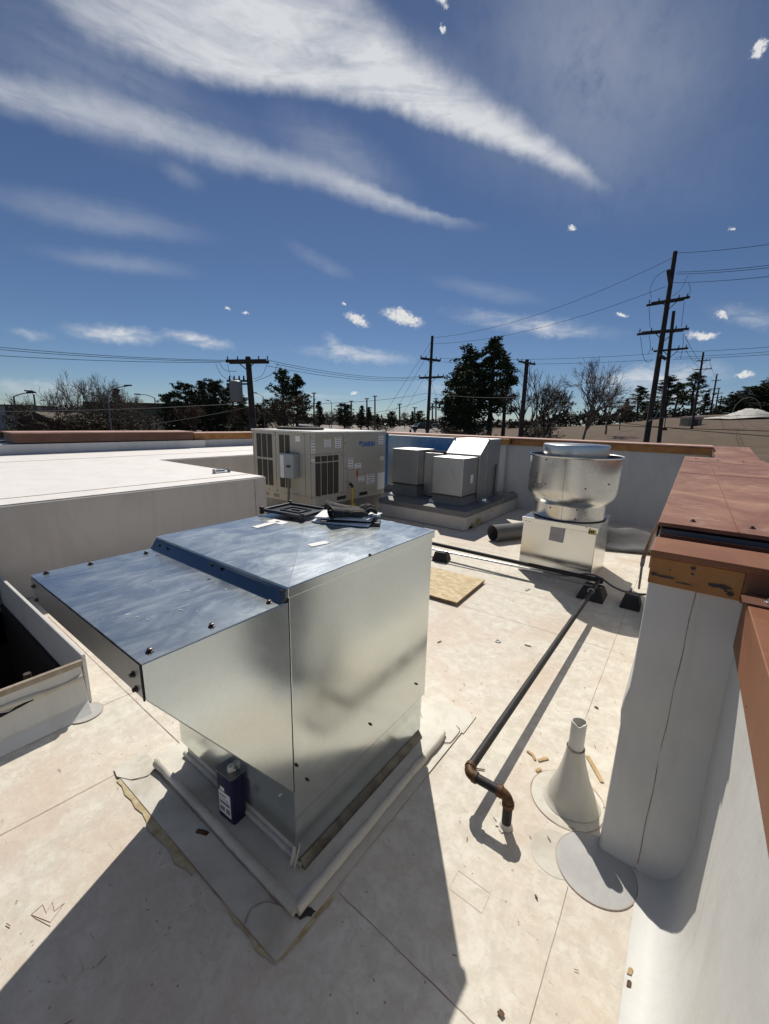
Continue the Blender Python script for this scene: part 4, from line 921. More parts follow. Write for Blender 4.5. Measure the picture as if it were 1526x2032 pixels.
# welded seam facing the viewer, bolts
t0 = math.atan2((EYE - fc).y, (EYE - fc).x) - .16
def onbowl(t, z):
    for (r0, z0), (r1, z1) in zip(prof, prof[1:]):
        if z0 <= z <= z1 and z1 > z0: r = r0 + (r1 - r0) * (z - z0) / (z1 - z0); break
    return Vector((fc.x + r * math.cos(t), fc.y + r * math.sin(t), z)), Vector((math.cos(t), math.sin(t), 0))
mb = MB(); mb.tube([onbowl(t0, z)[0] + onbowl(t0, z)[1] * .0005 for z in [.66 + .69 * k / 40 for k in range(41)]], .0018, 5); mb.build('weld_seam', M['print'], fan)
for dt, z in [(-.45, 1.33), (.45, 1.05), (-.42, 1.06), (-.35, .79), (.38, .80), (.36, .70), (1.0, 1.10)]:
    p, nrm = onbowl(t0 + dt, z); screw(p, nrm, fan, .009)
for px, py in [(1044, 1033), (1051, 1035), (1164, 1047), (1171, 1049), (1036, 1031)]: screw(on(px, py, 1, py0 - .008), (0, -1, 0), fan, .006)
# sheet label and yellow tag
def plate_on(px, py, w, h, rot, m, ax, v, name, parent, lines=None, mm='print'):
    c = on(px, py, ax, v); Ry = Matrix.Rotation(rot, 3, 'Y')
    mb = MB(); mb.prism([c + Ry @ Vector((x, 0, z_)) for x, z_ in ((-w, -h), (-w, h), (w, h), (w, -h))], (0, -.0015, 0))
    if lines:
        mb.m = 1
        for x0, x1, z0, z1 in lines: mb.face([c + Ry @ Vector((x, -.0022, z_)) for x, z_ in ((x0 * w, z0 * h), (x1 * w, z0 * h), (x1 * w, z1 * h), (x0 * w, z1 * h))])
    return mb.build(name, [M[m], M[mm]], parent)
M['labelgrey'] = mat('grey pedestal label', (.36, .345, .35), .6)[0]; M['labelyellow'] = mat('yellow pedestal label', (.50, .42, .10), .6)[0]
plate_on(1105, 1060, .076, .085, rad(3), 'labelgrey', 1, py0 - .0015, 'label', fan, [(-.85, .4, -.22, -.19), (-.7, .1, -.30, -.28)])
plate_on(1175, 1056, .036, .026, 0, 'labelyellow', 1, py0 - .0095, 'label', fan, [(-.85, -.55, -.6, .7), (-.3, .0, -.5, .5), (.2, .45, -.6, .6), (-.4, .5, .0, .25)], 'seal')
p, nrm = onbowl(t0 - .62, 1.03)
text_mesh('marker_note', 'RD', .075, M['print'], Matrix.Translation(p + nrm * .004) @ nrm.to_track_quat('Z', 'Y').to_matrix().to_4x4(), fan)

# grey membrane roll and loose flap
mr = thing('membrane_roll', (-1.4, 6.1, 0), 'roll of grey roofing membrane with a loose flap behind the fan pedestal', 'membrane roll')
A, B = Vector((-2.17, 5.62, .125)), Vector((-1.67, 6.55, .125)); ax = (B - A).normalized(); sd = Vector((-ax.y, ax.x, 0)); up = Vector((0, 0, 1))
ts = [2 * math.pi * k / 30 for k in range(31)]
mb = MB(); rows = []
for k, L in enumerate([0, .1, .3, .6, 1.0, 1.3, 1.55]):
    rows.append([A + ax * L + (sd * math.cos(t) + up * math.sin(t)) * (.122 * (1 + .04 * math.sin(2 * t + L * 3))) for t in ts])
inner = [A + ax * .0 + (sd * math.cos(t) + up * math.sin(t)) * .112 for t in ts]; inner2 = [A + ax * .9 + (sd * math.cos(t) + up * math.sin(t)) * .100 for t in ts]
mb.grid([inner2, inner] + rows); mb.build('roll', M['rollmem'], mr, smooth=60)
mb = MB()
rows = []
for u in [k / 16 for k in range(17)]:
    row = []
    for v in [k / 8 for k in range(9)]:
        x = -.95 + .88 * u; y = 6.15 + .35 * u + (.75 + .3 * u) * v
        z_ = .02 + .27 * math.exp(-((v - .45 - .1 * math.sin(u * 4)) / .28) ** 2) * (1 - .35 * u) + .03 * math.sin(u * 11 + v * 4) * v
        row.append((x, y, max(.012, z_)))
    rows.append(row)
mb.grid(rows); o = mb.build('loose_flap', M['rollmem'], mr, smooth=60); o.modifiers.new('thick', 'SOLIDIFY').thickness = .004

# ------------------------------------------------------------------ second curb with duct hoods
c2 = thing('roof_curb', (-3.6, 7, 0), 'wide white curb with dark grey top carrying the duct hoods', 'roof curb')
mb = MB(); mb.box(-4.46, -2.72, 5.86, 8.19, .001, .235); mb.build('curb_body', M['wall_warm'], c2, bevel=.02, seg=3)
mb = MB(); mb.box(-4.475, -2.70, 5.845, 8.19, .236, .325); mb.build('curb_top', M['darkmem'], c2, bevel=.015, seg=3)
mb = MB(); random.seed(6)
for cx_, cy_, rr0 in [(6.1, .05, .10), (6.35, .10, .13), (6.5, .03, .08), (6.9, .18, .05), (6.05, .02, .08)]:
    mb.face([(-2.716, cx_ + rr0 * math.cos(t) * random.uniform(.7, 1.3), max(.004, cy_ + .45 * rr0 * math.sin(t) * random.uniform(.6, 1.3))) for t in [2 * math.pi * k / 12 for k in range(12)]])
mb.build('glue_stain', varied('mustard adhesive', (.33, .24, .07), (.45, .38, .22), 12, .6), c2)
CT = .327
def ducthood(x0, x1, y0, y1, z1, label, m='galvdull', z0=.36):
    h = thing('duct_hood', ((x0 + x1) / 2, (y0 + y1) / 2, CT), label, 'duct hood')
    mb = MB(); mb.box(x0, x1, y0, y1, z0 + .02, z1); mb.build('cabinet', M[m], h, bevel=.004)
    mb = MB(); mb.hexa([(x0 - .02, y0 - .02, CT), (x1 + .02, y0 - .02, CT), (x1 + .02, y1 + .02, CT), (x0 - .02, y1 + .02, CT)], [(x0 + .02, y0 + .02, z0), (x1 - .02, y0 + .02, z0), (x1 - .02, y1 - .02, z0), (x0 + .02, y1 - .02, z0)]); mb.build('base', M['greymem'], h)
    mb = MB(); mb.box(x0 - .012, x1 + .012, y0 - .012, y1 + .012, z0 + .002, z0 + .018); mb.build('base_flange', M['screw'], h)
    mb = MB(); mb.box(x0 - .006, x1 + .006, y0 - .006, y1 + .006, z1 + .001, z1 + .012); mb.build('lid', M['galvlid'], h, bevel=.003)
    mb = MB(); mb.box(x1 + .001, x1 + .004, y1 - .26, y1 - .17, z1 - .43, z1 - .28); mb.build('label', M['paper'], h)
    # diagonal stiffening creases pressed into the near face
    mb = MB(); mb.tube([(x0 + .01, y0 - .001, z0 + .06), ((x0 + x1) / 2, y0 - .004, z1 - .06)], .0014, 4); mb.tube([((x0 + x1) / 2, y0 - .004, z1 - .06), (x1 - .01, y0 - .001, z0 + .06)], .0014, 4); mb.build('crease', M[m], h)
    return h
hA = ducthood(-4.57, -4.0, 6.40, 6.98, 1.187, 'left cube shaped galvanized duct hood on the second curb', z0=.534)
hB = ducthood(-3.555, -2.985, 6.20, 6.77, 1.114, 'front cube shaped galvanized duct hood on the second curb', z0=.47)
hC = thing('sloped_duct_hood', (-3.3, 7.1, CT), 'tall galvanized duct with bright sloped lid behind the front cube hood', 'duct hood')
SX0, SX1, SY0, SYM, SY1, SZL, SZT = -3.60, -2.965, 6.79, 7.11, 7.72, 1.153, 1.405
mb = MB(); mb.prism([(SX0, SY0, CT), (SX0, SY1, CT), (SX0, SY1, SZT), (SX0, SYM, SZT), (SX0, SY0, SZL)], (SX1 - SX0, 0, 0)); mb.build('cabinet', M['galvdull'], hC, bevel=.004)
n_ = Vector((0, SZL - SZT, SYM - SY0)).normalized() * .004
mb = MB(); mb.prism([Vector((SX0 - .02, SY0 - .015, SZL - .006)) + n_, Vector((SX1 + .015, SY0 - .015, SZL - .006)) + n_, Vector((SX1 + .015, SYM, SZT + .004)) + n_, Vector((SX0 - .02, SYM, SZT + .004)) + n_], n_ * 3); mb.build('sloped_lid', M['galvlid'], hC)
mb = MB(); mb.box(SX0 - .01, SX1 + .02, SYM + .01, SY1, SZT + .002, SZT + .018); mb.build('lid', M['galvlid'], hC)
mb = MB(); mb.box(SX1 + .001, SX1 + .015, SY0 - .015, SY0 + .015, CT, SZL); mb.build('flange', M['galvdull'], hC)
mb = MB(); mb.box(SX1 + .001, SX1 + .015, SYM - .015, SYM + .015, CT, SZT + .03); mb.build('flange', M['galvdull'], hC)
mb = MB(); mb.box(SX0 - .04, SX0 - .012, SYM - .03, SYM + .03, SZL, SZT + .035); mb.build('hook_bracket', M['galvdull'], hC)
mb = MB(); mb.box(SX1 + .016, SX1 + .026, 7.50, 7.54, .36, .95); mb.build('hook_rod', M['screw'], hC)
tk = thing('air_duct', (-5.2, 8, 0), 'long blue reflecting galvanized duct trunk along the far parapet', 'duct')
mb = MB(); mb.prism([(-7.2, 7.98, .2), (-7.2, 8.15, .2), (-7.2, 8.15, 1.365), (-7.2, 8.04, 1.365)], (3.2, 0, 0)); mb.build('panel', M['galvblue'], tk)
mb = MB(); mb.box(-7.2, -3.99, 7.99, 8.15, 1.367, 1.385); mb.build('lid', M['galvlid'], tk)
lo = thing('flat_duct', (-3.8, 7, 0), 'low dark flanged duct between the two cube hoods', 'duct')
mb = MB(); mb.box(-3.995, -3.62, 6.62, 7.1, CT + .01, 1.15); mb.build('panel', M['galvdull'], lo, bevel=.004)
mb = MB(); mb.box(-3.998, -3.60, 6.70, 6.74, 1.13, 1.185); mb.build('flange', M['screw'], lo)
ve = thing('round_vent', (-2.87, 6.86, CT), 'small round silver vent collar beside the sloped duct hood', 'vent')
mb = MB(); mb.lathe([(.12, 0), (.12, .010), (.07, .025), (.065, .06), (.055, .065)], (-2.87, 6.86, CT), 30); mb.build('collar', M['galv'], ve, smooth=40)
for k, (px, py) in enumerate([(777, 983), (857, 996)]):
    c = gz(px, py, CT); mb = MB(); mb.hexa([c + Vector(v) for v in ((-.05, -.03, 0), (.05, -.03, 0), (.06, .03, 0), (-.03, .04, 0))], [c + Vector(v) for v in ((-.04, -.02, .05), (.02, -.02, .03), (.04, .03, .02), (-.03, .03, .06))])
    tag(mb.build('crumpled_paper', M['paper']), ['crumpled white paper scrap at the left end of the dark curb top', 'small white scrap in front of the front cube hood'][k], 'litter')

# ------------------------------------------------------------------ packaged rooftop unit
ru = thing('rooftop_air_unit', (-5.5, 5.4, 0), 'large beige packaged air conditioning unit with dark coil grilles', 'air conditioner')
UX0, UX1, UY0, UY1, UZ0, UZ1 = -6.29, -4.70, 4.50, 6.34, .47, 1.49
def ru_px(x, y): return 480 + x * .2097, 820 + y * .2097
def fx(x, y): p = on(*ru_px(x, y), 0, UX1); return p.y, p.z          # on the long +X face
def fy(x, y): p = on(*ru_px(x, y), 1, UY0); return p.x, p.z          # on the -Y end
mb = MB(); mb.box(UX0, UX1, UY0, UY1, UZ0, UZ1); mb.build('cabinet', M['beige'], ru, bevel=.008)
mb = MB(); mb.box(UX0 - .015, UX1 + .015, UY0 - .015, UY1 + .015, UZ1 + .001, UZ1 + .028); mb.build('lid', M['cabtop'], ru, bevel=.006)
mb = MB(); mb.box(UX0 + .01, UX1 - .004, UY0 + .004, UY1 - .01, .33, UZ0 - .001); mb.build('base_rail', M['beige'], ru, bevel=.005)
mb = MB(); mb.box(UX0 + .06, UX1 - .05, UY0 + .05, UY1 - .02, .001, .329); mb.build('curb', M['darkmem'], ru)
def bx_x(name, m, a, b, t=.006, par=ru):
    (ya, za), (yb, zb) = a, b; mb = MB(); mb.box(UX1 + .0005, UX1 + t, min(ya, yb), max(ya, yb), min(za, zb), max(za, zb)); return mb.build(name, M[m], par)
def bx_y(name, m, a, b, t=.006, par=ru):
    (xa, za), (xb, zb) = a, b; mb = MB(); mb.box(min(xa, xb), max(xa, xb), UY0 - t, UY0 - .0005, min(za, zb), max(za, zb)); return mb.build(name, M[m], par)
# coil grilles on the end face
for x0, x1 in ((138, 182), (188, 233), (240, 284), (352, 400), (407, 452)):
    a, b_ = fy(x0, 195 + (x0 - 138) * .06), fy(x1 + (8 if x0 < 300 else 4), 480)
    bx_y('grille', 'grille', (a[0], 1.44), (b_[0], 1.04)); bx_y('grille', 'grille', (a[0], 1.00), (b_[0], .56))
# grilles on the long face
for x0, x1 in ((694, 742), (752, 804), (812, 860), (868, 912)):
    a, b_ = fx(x0, 500), fx(x1, 500)
    bx_x('grille', 'grille', (a[0], 1.045), (b_[0], 1.135)); bx_x('grille', 'grille', (a[0], .50), (b_[0], 1.025))
mb = MB()
for y, z0, z1 in [(fx(960, 400)[0], .475, 1.485), (fx(655, 400)[0] - .01, .475, 1.485)]: mb.box(UX1 + .0005, UX1 + .003, y - .004, y + .004, z0, z1)
mb.box(UX1 + .0005, UX1 + .003, fx(650, 450)[0], fx(960, 440)[0], 1.165, 1.172)
for x in (fy(325, 500)[0], fy(122, 500)[0], fy(600, 500)[0]): mb.box(x - .004, x + .004, UY0 - .003, UY0 - .0005, .475, 1.485)
mb.build('panel_gap', mat('shadow gap beige', (.20, .185, .15), .6)[0], ru)
# disconnect switch on the end face
(xa, za), (xb, zb) = fy(412, 372), fy(548, 615)
mb = MB(); mb.box(xa, xb, UY0 - .13, UY0 - .007, zb, za); dc = mb.build('disconnect_box', M['discon'], ru, bevel=.01)
mb = MB(); mb.box(xa + .02, xa + .11, UY0 - .133, UY0 - .131, za - .40, za - .03); mb.build('label', M['paper'], ru)
mb = MB(); mb.box((xa + xb) / 2 + .02, (xa + xb) / 2 + .09, UY0 - .155, UY0 - .131, (za + zb) / 2 - .02, (za + zb) / 2 + .01); mb.build('switch_handle', M['blackplastic'], ru)
mb = MB(); c = ((xa + xb) / 2 - .02, UY0 - .07); mb.tube(smoothpath([(c[0], c[1], zb + .01), (c[0], c[1], .75), (c[0] + .01, c[1] - .02, .5), (c[0] + .06, c[1] - .08, .2), (c[0] + .1, c[1] - .1, .02)], 6), .022, 8); mb.build('supply_tube', M['flex'], ru, smooth=50)
# stickers
def stick_x(x0, y0, x1, y1, n, m='paper'):
    (ya, za), (yb, zb) = fx(x0, y0), fx(x1, y1); mb = MB(); mb.box(UX1 + .0005, UX1 + .003, ya, yb, zb, za); mb.m = 1
    for k in range(n):
        z0 = zb + (za - zb) * (k + .35) / n; mb.box(UX1 + .0032, UX1 + .0036, ya + .1 * (yb - ya), yb - .12 * (yb - ya), z0, z0 + (za - zb) * .12 / max(1, n / 3))
    mb.build('sticker', [M[m], M['print']], ru)
for a in [(650, 262, 690, 372, 4), (780, 240, 838, 318, 5), (882, 228, 936, 326, 5), (1296, 205, 1336, 290, 4), (1008, 428, 1050, 520, 4), (1066, 478, 1126, 516, 2), (1105, 600, 1160, 640, 2), (1180, 582, 1252, 658, 4), (1284, 565, 1346, 710, 0), (1306, 412, 1340, 440, 1), (655, 436, 690, 456, 1)]: stick_x(*a)
(ya, za), (yb, zb) = fx(780, 232), fx(842, 241); mb = MB(); mb.box(UX1 + .0038, UX1 + .0045, ya, yb, zb, za); mb.build('sticker', M['labelyellow'], ru)
(xa, za), (xb, zb) = fy(506, 215), fy(552, 270); bx_y('sticker', 'paper', (xa, za), (xb, zb), .003)
# logo: triangle mark and lettering
p0, p1 = on(*ru_px(1140, 297), 0, UX1 + .002), on(*ru_px(1255, 288), 0, UX1 + .002)
mid = (p0 + p1) / 2
Mx = Matrix.Translation(mid + Vector((.001, 0, 0))) @ Matrix(((0, 0, 1, 0), (1, 0, 0, 0), (0, 1, 0, 0), (0, 0, 0, 1)))
text_mesh('logo', 'DAIKIN', .115, M['blueink'], Mx, ru, .004)
q0 = on(*ru_px(1112, 285), 0, UX1 + .002)
mb = MB(); mb.prism([q0 + Vector((0, -.0, .035)), q0 + Vector((0, .075, .035)), q0 + Vector((0, .0, -.045))], (.001, 0, 0)); mb.build('logo_mark', M['blueink'], ru)
for x, y in [(648, 225), (985, 228), (975, 284), (942, 402), (978, 392), (652, 474), (975, 522), (990, 522), (976, 650), (994, 650), (664, 832), (738, 846), (880, 815), (945, 775), (1070, 775), (1160, 752), (1350, 688), (1104, 530), (1356, 300)]:
    yy_, zz_ = fx(x, y); screw(Vector((UX1 + .0005, yy_, min(1.46, max(.49, zz_)))), (1, 0, 0), ru, .009)
for x, y in [(318, 186), (584, 200), (88, 175), (305, 210), (560, 225), (265, 790), (340, 815), (530, 790)]:
    xx_, zz_ = fy(x, y); screw(Vector((xx_, UY0 - .0005, min(1.47, max(.49, zz_)))), (0, -1, 0), ru, .009)
# control access door, red tag, lifting slots
(ya, za), (yb, zb) = fx(1000, 540), fx(1090, 720); mb = MB(); mb.box(UX1 + .0005, UX1 + .014, ya, yb, zb, za); mb.build('access_door', M['beige'], ru, bevel=.004)
(ya, za), (yb, zb) = fx(1077, 540), fx(1092, 598); mb = MB(); mb.box(UX1 + .015, UX1 + .017, ya, yb, zb, za); mb.build('warning_tag', M['redmark'], ru)
for a, b_ in (((900, 838), (985, 862)), ((1112, 790), (1188, 812))):
    (ya, za), (yb, zb) = fx(*a), fx(*b_); mb = MB(); mb.box(UX1 - .003, UX1 - .0015, ya, yb, .37, .43); mb.build('lifting_slot', M['seal'], ru)
for xs in ((-6.05, -5.88), (-5.75, -5.6)): mb = MB(); mb.box(xs[0], xs[1], UY0 + .001, UY0 + .003, .37, .43); mb.build('lifting_slot', M['print'], ru)
# condenser fan guard on the lid
fcx, fcy = -5.75, 5.15
mb = MB(); mb.lathe([(.42, 0), (.42, .035), (.40, .045), (.36, .03), (.02, .012)], (fcx, fcy, UZ1 + .029), 36); mb.build('fan_guard', M['black'], ru, smooth=40)
mb = MB()
for r in (.12, .2, .28, .36): mb.tube([(fcx + r * math.cos(t), fcy + r * math.sin(t), UZ1 + .075 - r * .06) for t in [2 * math.pi * k / 28 for k in range(28)]], .004, 4, closed=True)
for k in range(4): t = math.pi * k / 4 + .3; mb.tube([(fcx + .4 * math.cos(t), fcy + .4 * math.sin(t), UZ1 + .06), (fcx, fcy, UZ1 + .08), (fcx - .4 * math.cos(t), fcy - .4 * math.sin(t), UZ1 + .06)], .006, 4)
mb.build('fan_grid', M['blackplastic'], ru)
mb = MB(); mb.box(fcx + .0, fcx + .34, fcy - .04, fcy + .02, UZ1 + .085, UZ1 + .105); mb.build('fan_bracket', M['paper'], ru)
# gas connection
g0 = on(*ru_px(1045, 700), 0, UX1 + .10); mb = MB(); mb.tube([g0, (g0.x, g0.y, .12)], .020, 10); mb.build('gas_riser', M['gasyellow'], ru, smooth=40)
elbow(g0 + Vector((0, 0, .045)), (-1, 0, 0), (0, 0, -1), ru, m='blackpipe', r=.022)
mb = MB(); mb.box(g0.x - .04, g0.x + .04, g0.y - .04, g0.y + .05, .20, .30); mb.build('gas_regulator', M['gasyellow'], ru, bevel=.015)
# economiser end, blue sky reflection put into its colour
mb = MB(); mb.box(UX0 + .1, UX1 - .02, UY1 + .001, UY1 + .12, .45, UZ1 - .01); mb.build('end_hood', M['skysheen'], ru, bevel=.006)

# bracket left on the raised roof
bk = thing('metal_bracket', gz(440, 939, RZ), 'small grey metal bracket lying on the raised white roof', 'bracket')
c = gz(440, 938, RZ + .006); mb = MB()
mb.box(c.x - .03, c.x + .03, c.y - .12, c.y + .12, c.z, c.z + .015); mb.box(c.x - .03, c.x + .03, c.y - .13, c.y - .11, c.z, c.z + .06); mb.box(c.x - .03, c.x + .03, c.y + .11, c.y + .13, c.z, c.z + .06); mb.box(c.x - .12, c.x - .04, c.y - .02, c.y + .08, c.z, c.z + .04); mb.build('plate', M['discon'], bk, bevel=.004)

# ------------------------------------------------------------------ litter on the floor
random.seed(21)
def sliver(px, py, px2, py2, w, label, m='wood', h=.003, cat='litter', grp=None, z=.004, bend=0):
    a, b_ = gz(px, py, z), gz(px2, py2, z); d = (b_ - a); n = Vector((-d.y, d.x, 0)).normalized() * w; mid = (a + b_) / 2 + n * bend
    mb = MB(); mb.grid([[a - n, mid - n * .8, b_ - n * .6], [a + n * .7, mid + n * 1.1, b_ + n]]); o = mb.build('wood_scrap' if m.startswith('wood') else 'scrap', M[m]); s = o.modifiers.new('thick', 'SOLIDIFY'); s.thickness = h; s.offset = 1
    return tag(o, label, cat, grp)
sliver(1047, 1490, 1062, 1508, .008, 'bent pale wood splinter left of the vent cone', bend=1)
sliver(1068, 1509, 1088, 1505, .008, 'short pale wood chip beside the bent splinter')
sliver(1166, 1500, 1194, 1552, .011, 'long pale wood strip behind the vent cone')
sliver(1064, 1530, 1074, 1526, .008, 'tiny wood chip on the edge of the vent boot flange')
sliver(1246, 1925, 1254, 1932, .012, 'rounded tan foam crumb near the wall foot at lower right')
sliver(1244, 1950, 1252, 1956, .010, 'small reddish crumb near the wall foot at lower right', 'rust')
sliver(938, 1524, 962, 1528, .003, 'thin dark stick beside the rusty pipe elbow', 'rust')
sliver(1041, 1279, 1054, 1283, .005, 'dark brown sliver on the open floor right of the metal box', 'rust')
sliver(868, 1275, 876, 1272, .004, 'small dark chip on the floor near the box corner', 'rust')
sliver(1043, 1172, 1051, 1168, .013, 'small grey square scrap near the fan shadow', 'labelgrey')
sliver(1180, 1402, 1187, 1406, .006, 'orange brown chip beside the seam near the right wall', 'rust')
sliver(990, 2005, 998, 2018, .008, 'dark brown chip at the bottom edge of the floor', 'rust')
sliver(391, 1648, 412, 1656, .010, 'rusty flake lying on the flat curb flashing beside the blue can', 'rust', z=.008)
sliver(1062, 1776, 1066, 1784, .003, 'small dark red speck left of the large grey disc', 'rust')
c = gz(988, 1272, .004); mb = MB(); mb.tube([(c.x + .020 * math.cos(t), c.y + .020 * math.sin(t), .006) for t in [2 * math.pi * k / 24 for k in range(24)]], .0045, 5, closed=True); tag(mb.build('plastic_ring', M['paper']), 'small white plastic ring on the open floor', 'ring')
# thin debris dust: tiny flecks nobody could count
mb = MB(); random.seed(77)
for k in range(260):
    x, y = random.uniform(-2.3, -.05), random.uniform(-.2, 5.5)
    if (-2.02 < x < -.78 and .55 < y < 1.95): continue
    t = random.uniform(0, 6.3); l = random.choice([.002, .003, .004, .006, .012]) * random.uniform(.6, 1.4); w = random.uniform(.0006, .0016)
    d = Vector((math.cos(t) * l, math.sin(t) * l, 0)); n = Vector((-math.sin(t) * w, math.cos(t) * w, 0)); p = Vector((x, y, .0045))
    mb.prism([p - d - n, p + d - n, p + d * .7 + n, p - d * .8 + n], (0, 0, .001))
tag(mb.build('floor_grit', varied('brown grit', (.16, .09, .06), (.28, .17, .10), 9, .9)), kind='stuff')
# marker scribble
pts = [(62, 1815), (85, 1795), (92, 1812), (104, 1790), (108, 1808), (128, 1792), (100, 1830), (62, 1815), (70, 1822), (100, 1838)]
mb = MB(); mb.tube([gz(*p, .001) for p in pts], .0010, 4); tag(mb.build('marker_scribble', varied('red marker line', (.38, .24, .20), (.46, .33, .28), 20, .8)), 'red marker scribble like a crown on the near floor', 'marking')
# old square patches in the floor membrane
for px, py, w in [(990, 1252, .07), (925, 1318, .075), (932, 1768, .065)]:
    c = gz(px, py); seam([(c.x + w * a_, c.y + w * b_) for a_, b_ in ((-1, -.6), (1, -.6), (1, .6), (-1, .6))], .0018, .0012, 'floorline', True, 'patch_outline')

# ------------------------------------------------------------------ far setting: poles, wires, lamps
def base_on_ground(px, py, depth):
    p = atd(px, py, depth); return Vector((p.x, p.y, ground_z(p.x, p.y) + .3 * ss(30, 90, depth)))
RIGHT = Vector((RT.x, RT.y, 0)).normalized(); FLAT = Vector((FW.x, FW.y, 0)).normalized()
def upole(label, top, low, depth, r, arms, name='utility_pole', cat='utility pole'):
    """top, low: photo survey marks on the pole; continued straight down into the ground"""
    T, L = atd(*top, depth), atd(*low, depth); d = (L - T).normalized()
    gzz = ground_z(L.x, L.y); B = T + d * ((gzz - .3 - T.z) / d.z)
    p = thing(name, (B.x, B.y, gzz), label, cat)
    mb = MB(); mb.tube([B, T], [r, r * .68], 10); mb.build('pole', M['pole'], p, smooth=50)
    for (a, b_, hh, br) in arms:
        A, C = atd(*a, depth), atd(*b_, depth); off = -FLAT * (r + .05)
        mb = MB(); up = Vector((0, 0, hh / 2)); dd = FLAT * .05
        for o_ in ((off,) if br < 2 else (off, -off)):
            mb.hexa([A + o_ - up - dd, C + o_ - up - dd, C + o_ - up + dd, A + o_ - up + dd], [A + o_ + up - dd, C + o_ + up - dd, C + o_ + up + dd, A + o_ + up + dd])
        mb.build('cross_arm', M['pole'], p)
        mid = T + d * ((((A + C) / 2).z - T.z) / d.z)
        mb = MB()
        for e in (A, C):
            q = mid + (e - mid) * .5; mb.tube([q + off, mid + d * abs((e - mid).length) * .45 + off], .025, 4)
        mb.build('brace', M['pole'], p)
        mb = MB()
        for e, s_ in ((A, 1), (C, 1), (A + (C - A) * .25, 1), (A + (C - A) * .78, 1)):
            mb.tube([e + up, e + up + Vector((0, 0, .22))], [.05, .035], 6)
        mb.build('insulator', M['trans'], p)
    return p, B, T
def wire(a, b_, label, sag=.3, r=.012, m='wire', n=16, grp='overhead wires'):
    a, b_ = Vector(a), Vector(b_)
    mb = MB(); mb.tube([a + (b_ - a) * k / n - Vector((0, 0, sag * 4 * (k / n) * (1 - k / n))) for k in range(n + 1)], r, 4)
    return tag(mb.build('overhead_wire', M[m]), label, 'wire', grp)
P1, B1, T1 = upole('leaning tall utility pole with two double cross arms at right', (1340, 500), (1283, 872), 27, .20, [((1288, 604), (1363, 592), .14, 2), ((1269, 662), (1361, 654), .14, 2)])
mb = MB(); a = atd(1326, 536, 26.7); mb.tube([a, atd(1330, 566, 26.7)], .11, 8); mb.tube([atd(1309, 705, 26.7), atd(1322, 713, 26.6)], .10, 8); mb.build('switch_can', M['pole'], P1, smooth=50)
def jumper(pts, depth, par, r=.012):
    mb = MB(); mb.tube(smoothpath([atd(x, y, depth) for x, y in pts], 6), r, 4); return mb.build('jumper_cable', M['wire'], par)
for pts in [[(1322, 535), (1300, 552), (1290, 575), (1293, 592)], [(1288, 610), (1290, 650)], [(1358, 600), (1352, 648)], [(1366, 562), (1370, 575), (1363, 594)], [(1366, 546), (1350, 575), (1335, 588)], [(1271, 668), (1276, 705), (1284, 718), (1296, 714)], [(1288, 665), (1291, 690), (1286, 702)], [(1356, 662), (1355, 690), (1350, 712)]]: jumper(pts, 26.7, P1)
mb = MB(); mb.tube(smoothpath([atd(1308, 812, 26.7), atd(1300, 828, 26.7), atd(1287, 836, 26.7)], 5), .035, 5); mb.build('cable_guard', M['wirelit'], P1)
P2, B2, T2 = upole('second shorter utility pole just behind the leaning tall pole', (1337, 618), (1308, 872), 31, .17, [((1294, 698), (1361, 692), .14, 1)])
P3, B3, T3 = upole('utility pole with two cross arms in the middle of the skyline', (858, 667), (848, 856), 40, .19, [((835, 711), (874, 716), .15, 2), ((832, 750), (880, 748), .15, 2)])
P4, B4, T4 = upole('utility pole carrying a grey transformer at left', (492, 709), (503, 850), 24, .23, [((452, 718), (531, 717), .17, 2)])
for (x0, y0, x1, y1) in [(458, 757, 482, 797)]:
    a, b_ = atd(470, 758, 23.8), atd(470, 797, 23.8)
    mb = MB(); rr_ = 12 * 23.8 / FPX; mb.lathe([(rr_ * .9, 0), (rr_, .08), (rr_, a.z - b_.z), (rr_ * .7, a.z - b_.z + .06)], (b_.x, b_.y, b_.z), 14); mb.build('transformer', M['trans'], P4, smooth=50)
    mb = MB()
    for dx in (-14, -5, 5, 14): q = atd(470 + dx, 757, 23.8); mb.tube([q, q + Vector((0, 0, .32))], [.07, .04], 6)
    A, C = atd(450, 756, 23.8), atd(490, 756, 23.8); mb.tube([A, C], .06, 5); mb.tube([atd(450, 762, 23.8), atd(492, 762, 23.8)], .05, 5)
    mb.build('bushing', M['pole'], P4)
for pts in [[(428, 722), (440, 745), (462, 756)], [(436, 722), (448, 735), (470, 737)], [(452, 722), (456, 742), (466, 755)], [(531, 720), (520, 745), (503, 752)], [(552, 722), (540, 742), (505, 757)]]: jumper(pts, 23.8, P4)
P5, B5, T5 = upole('leaning dark utility pole in front of the bare trees', (1046, 714), (1033, 866), 36, .24, [((1027, 718), (1060, 724), .15, 1)])
P6, B6, T6 = upole('distant utility pole with two arms right of the tall poles', (1396, 699), (1375, 835), 62, .20, [((1379, 717), (1408, 715), .12, 1), ((1374, 734), (1410, 732), .12, 1)])
P7, B7, T7 = upole('farther utility pole above the right hand treetops', (1423, 742), (1411, 812), 105, .24, [((1411, 756), (1429, 755), .14, 1), ((1406, 772), (1428, 771), .14, 1)])
P8, B8, T8 = upole('third far utility pole in the receding right row', (1427, 770), (1420, 810), 150, .28, [((1419, 781), (1434, 780), .2, 1), ((1418, 789), (1433, 788), .2, 1)])
P9, B9, T9 = upole('farthest tiny utility pole in the receding right row', (1432, 785), (1428, 812), 200, .34, [((1426, 793), (1438, 792), .2, 1)])
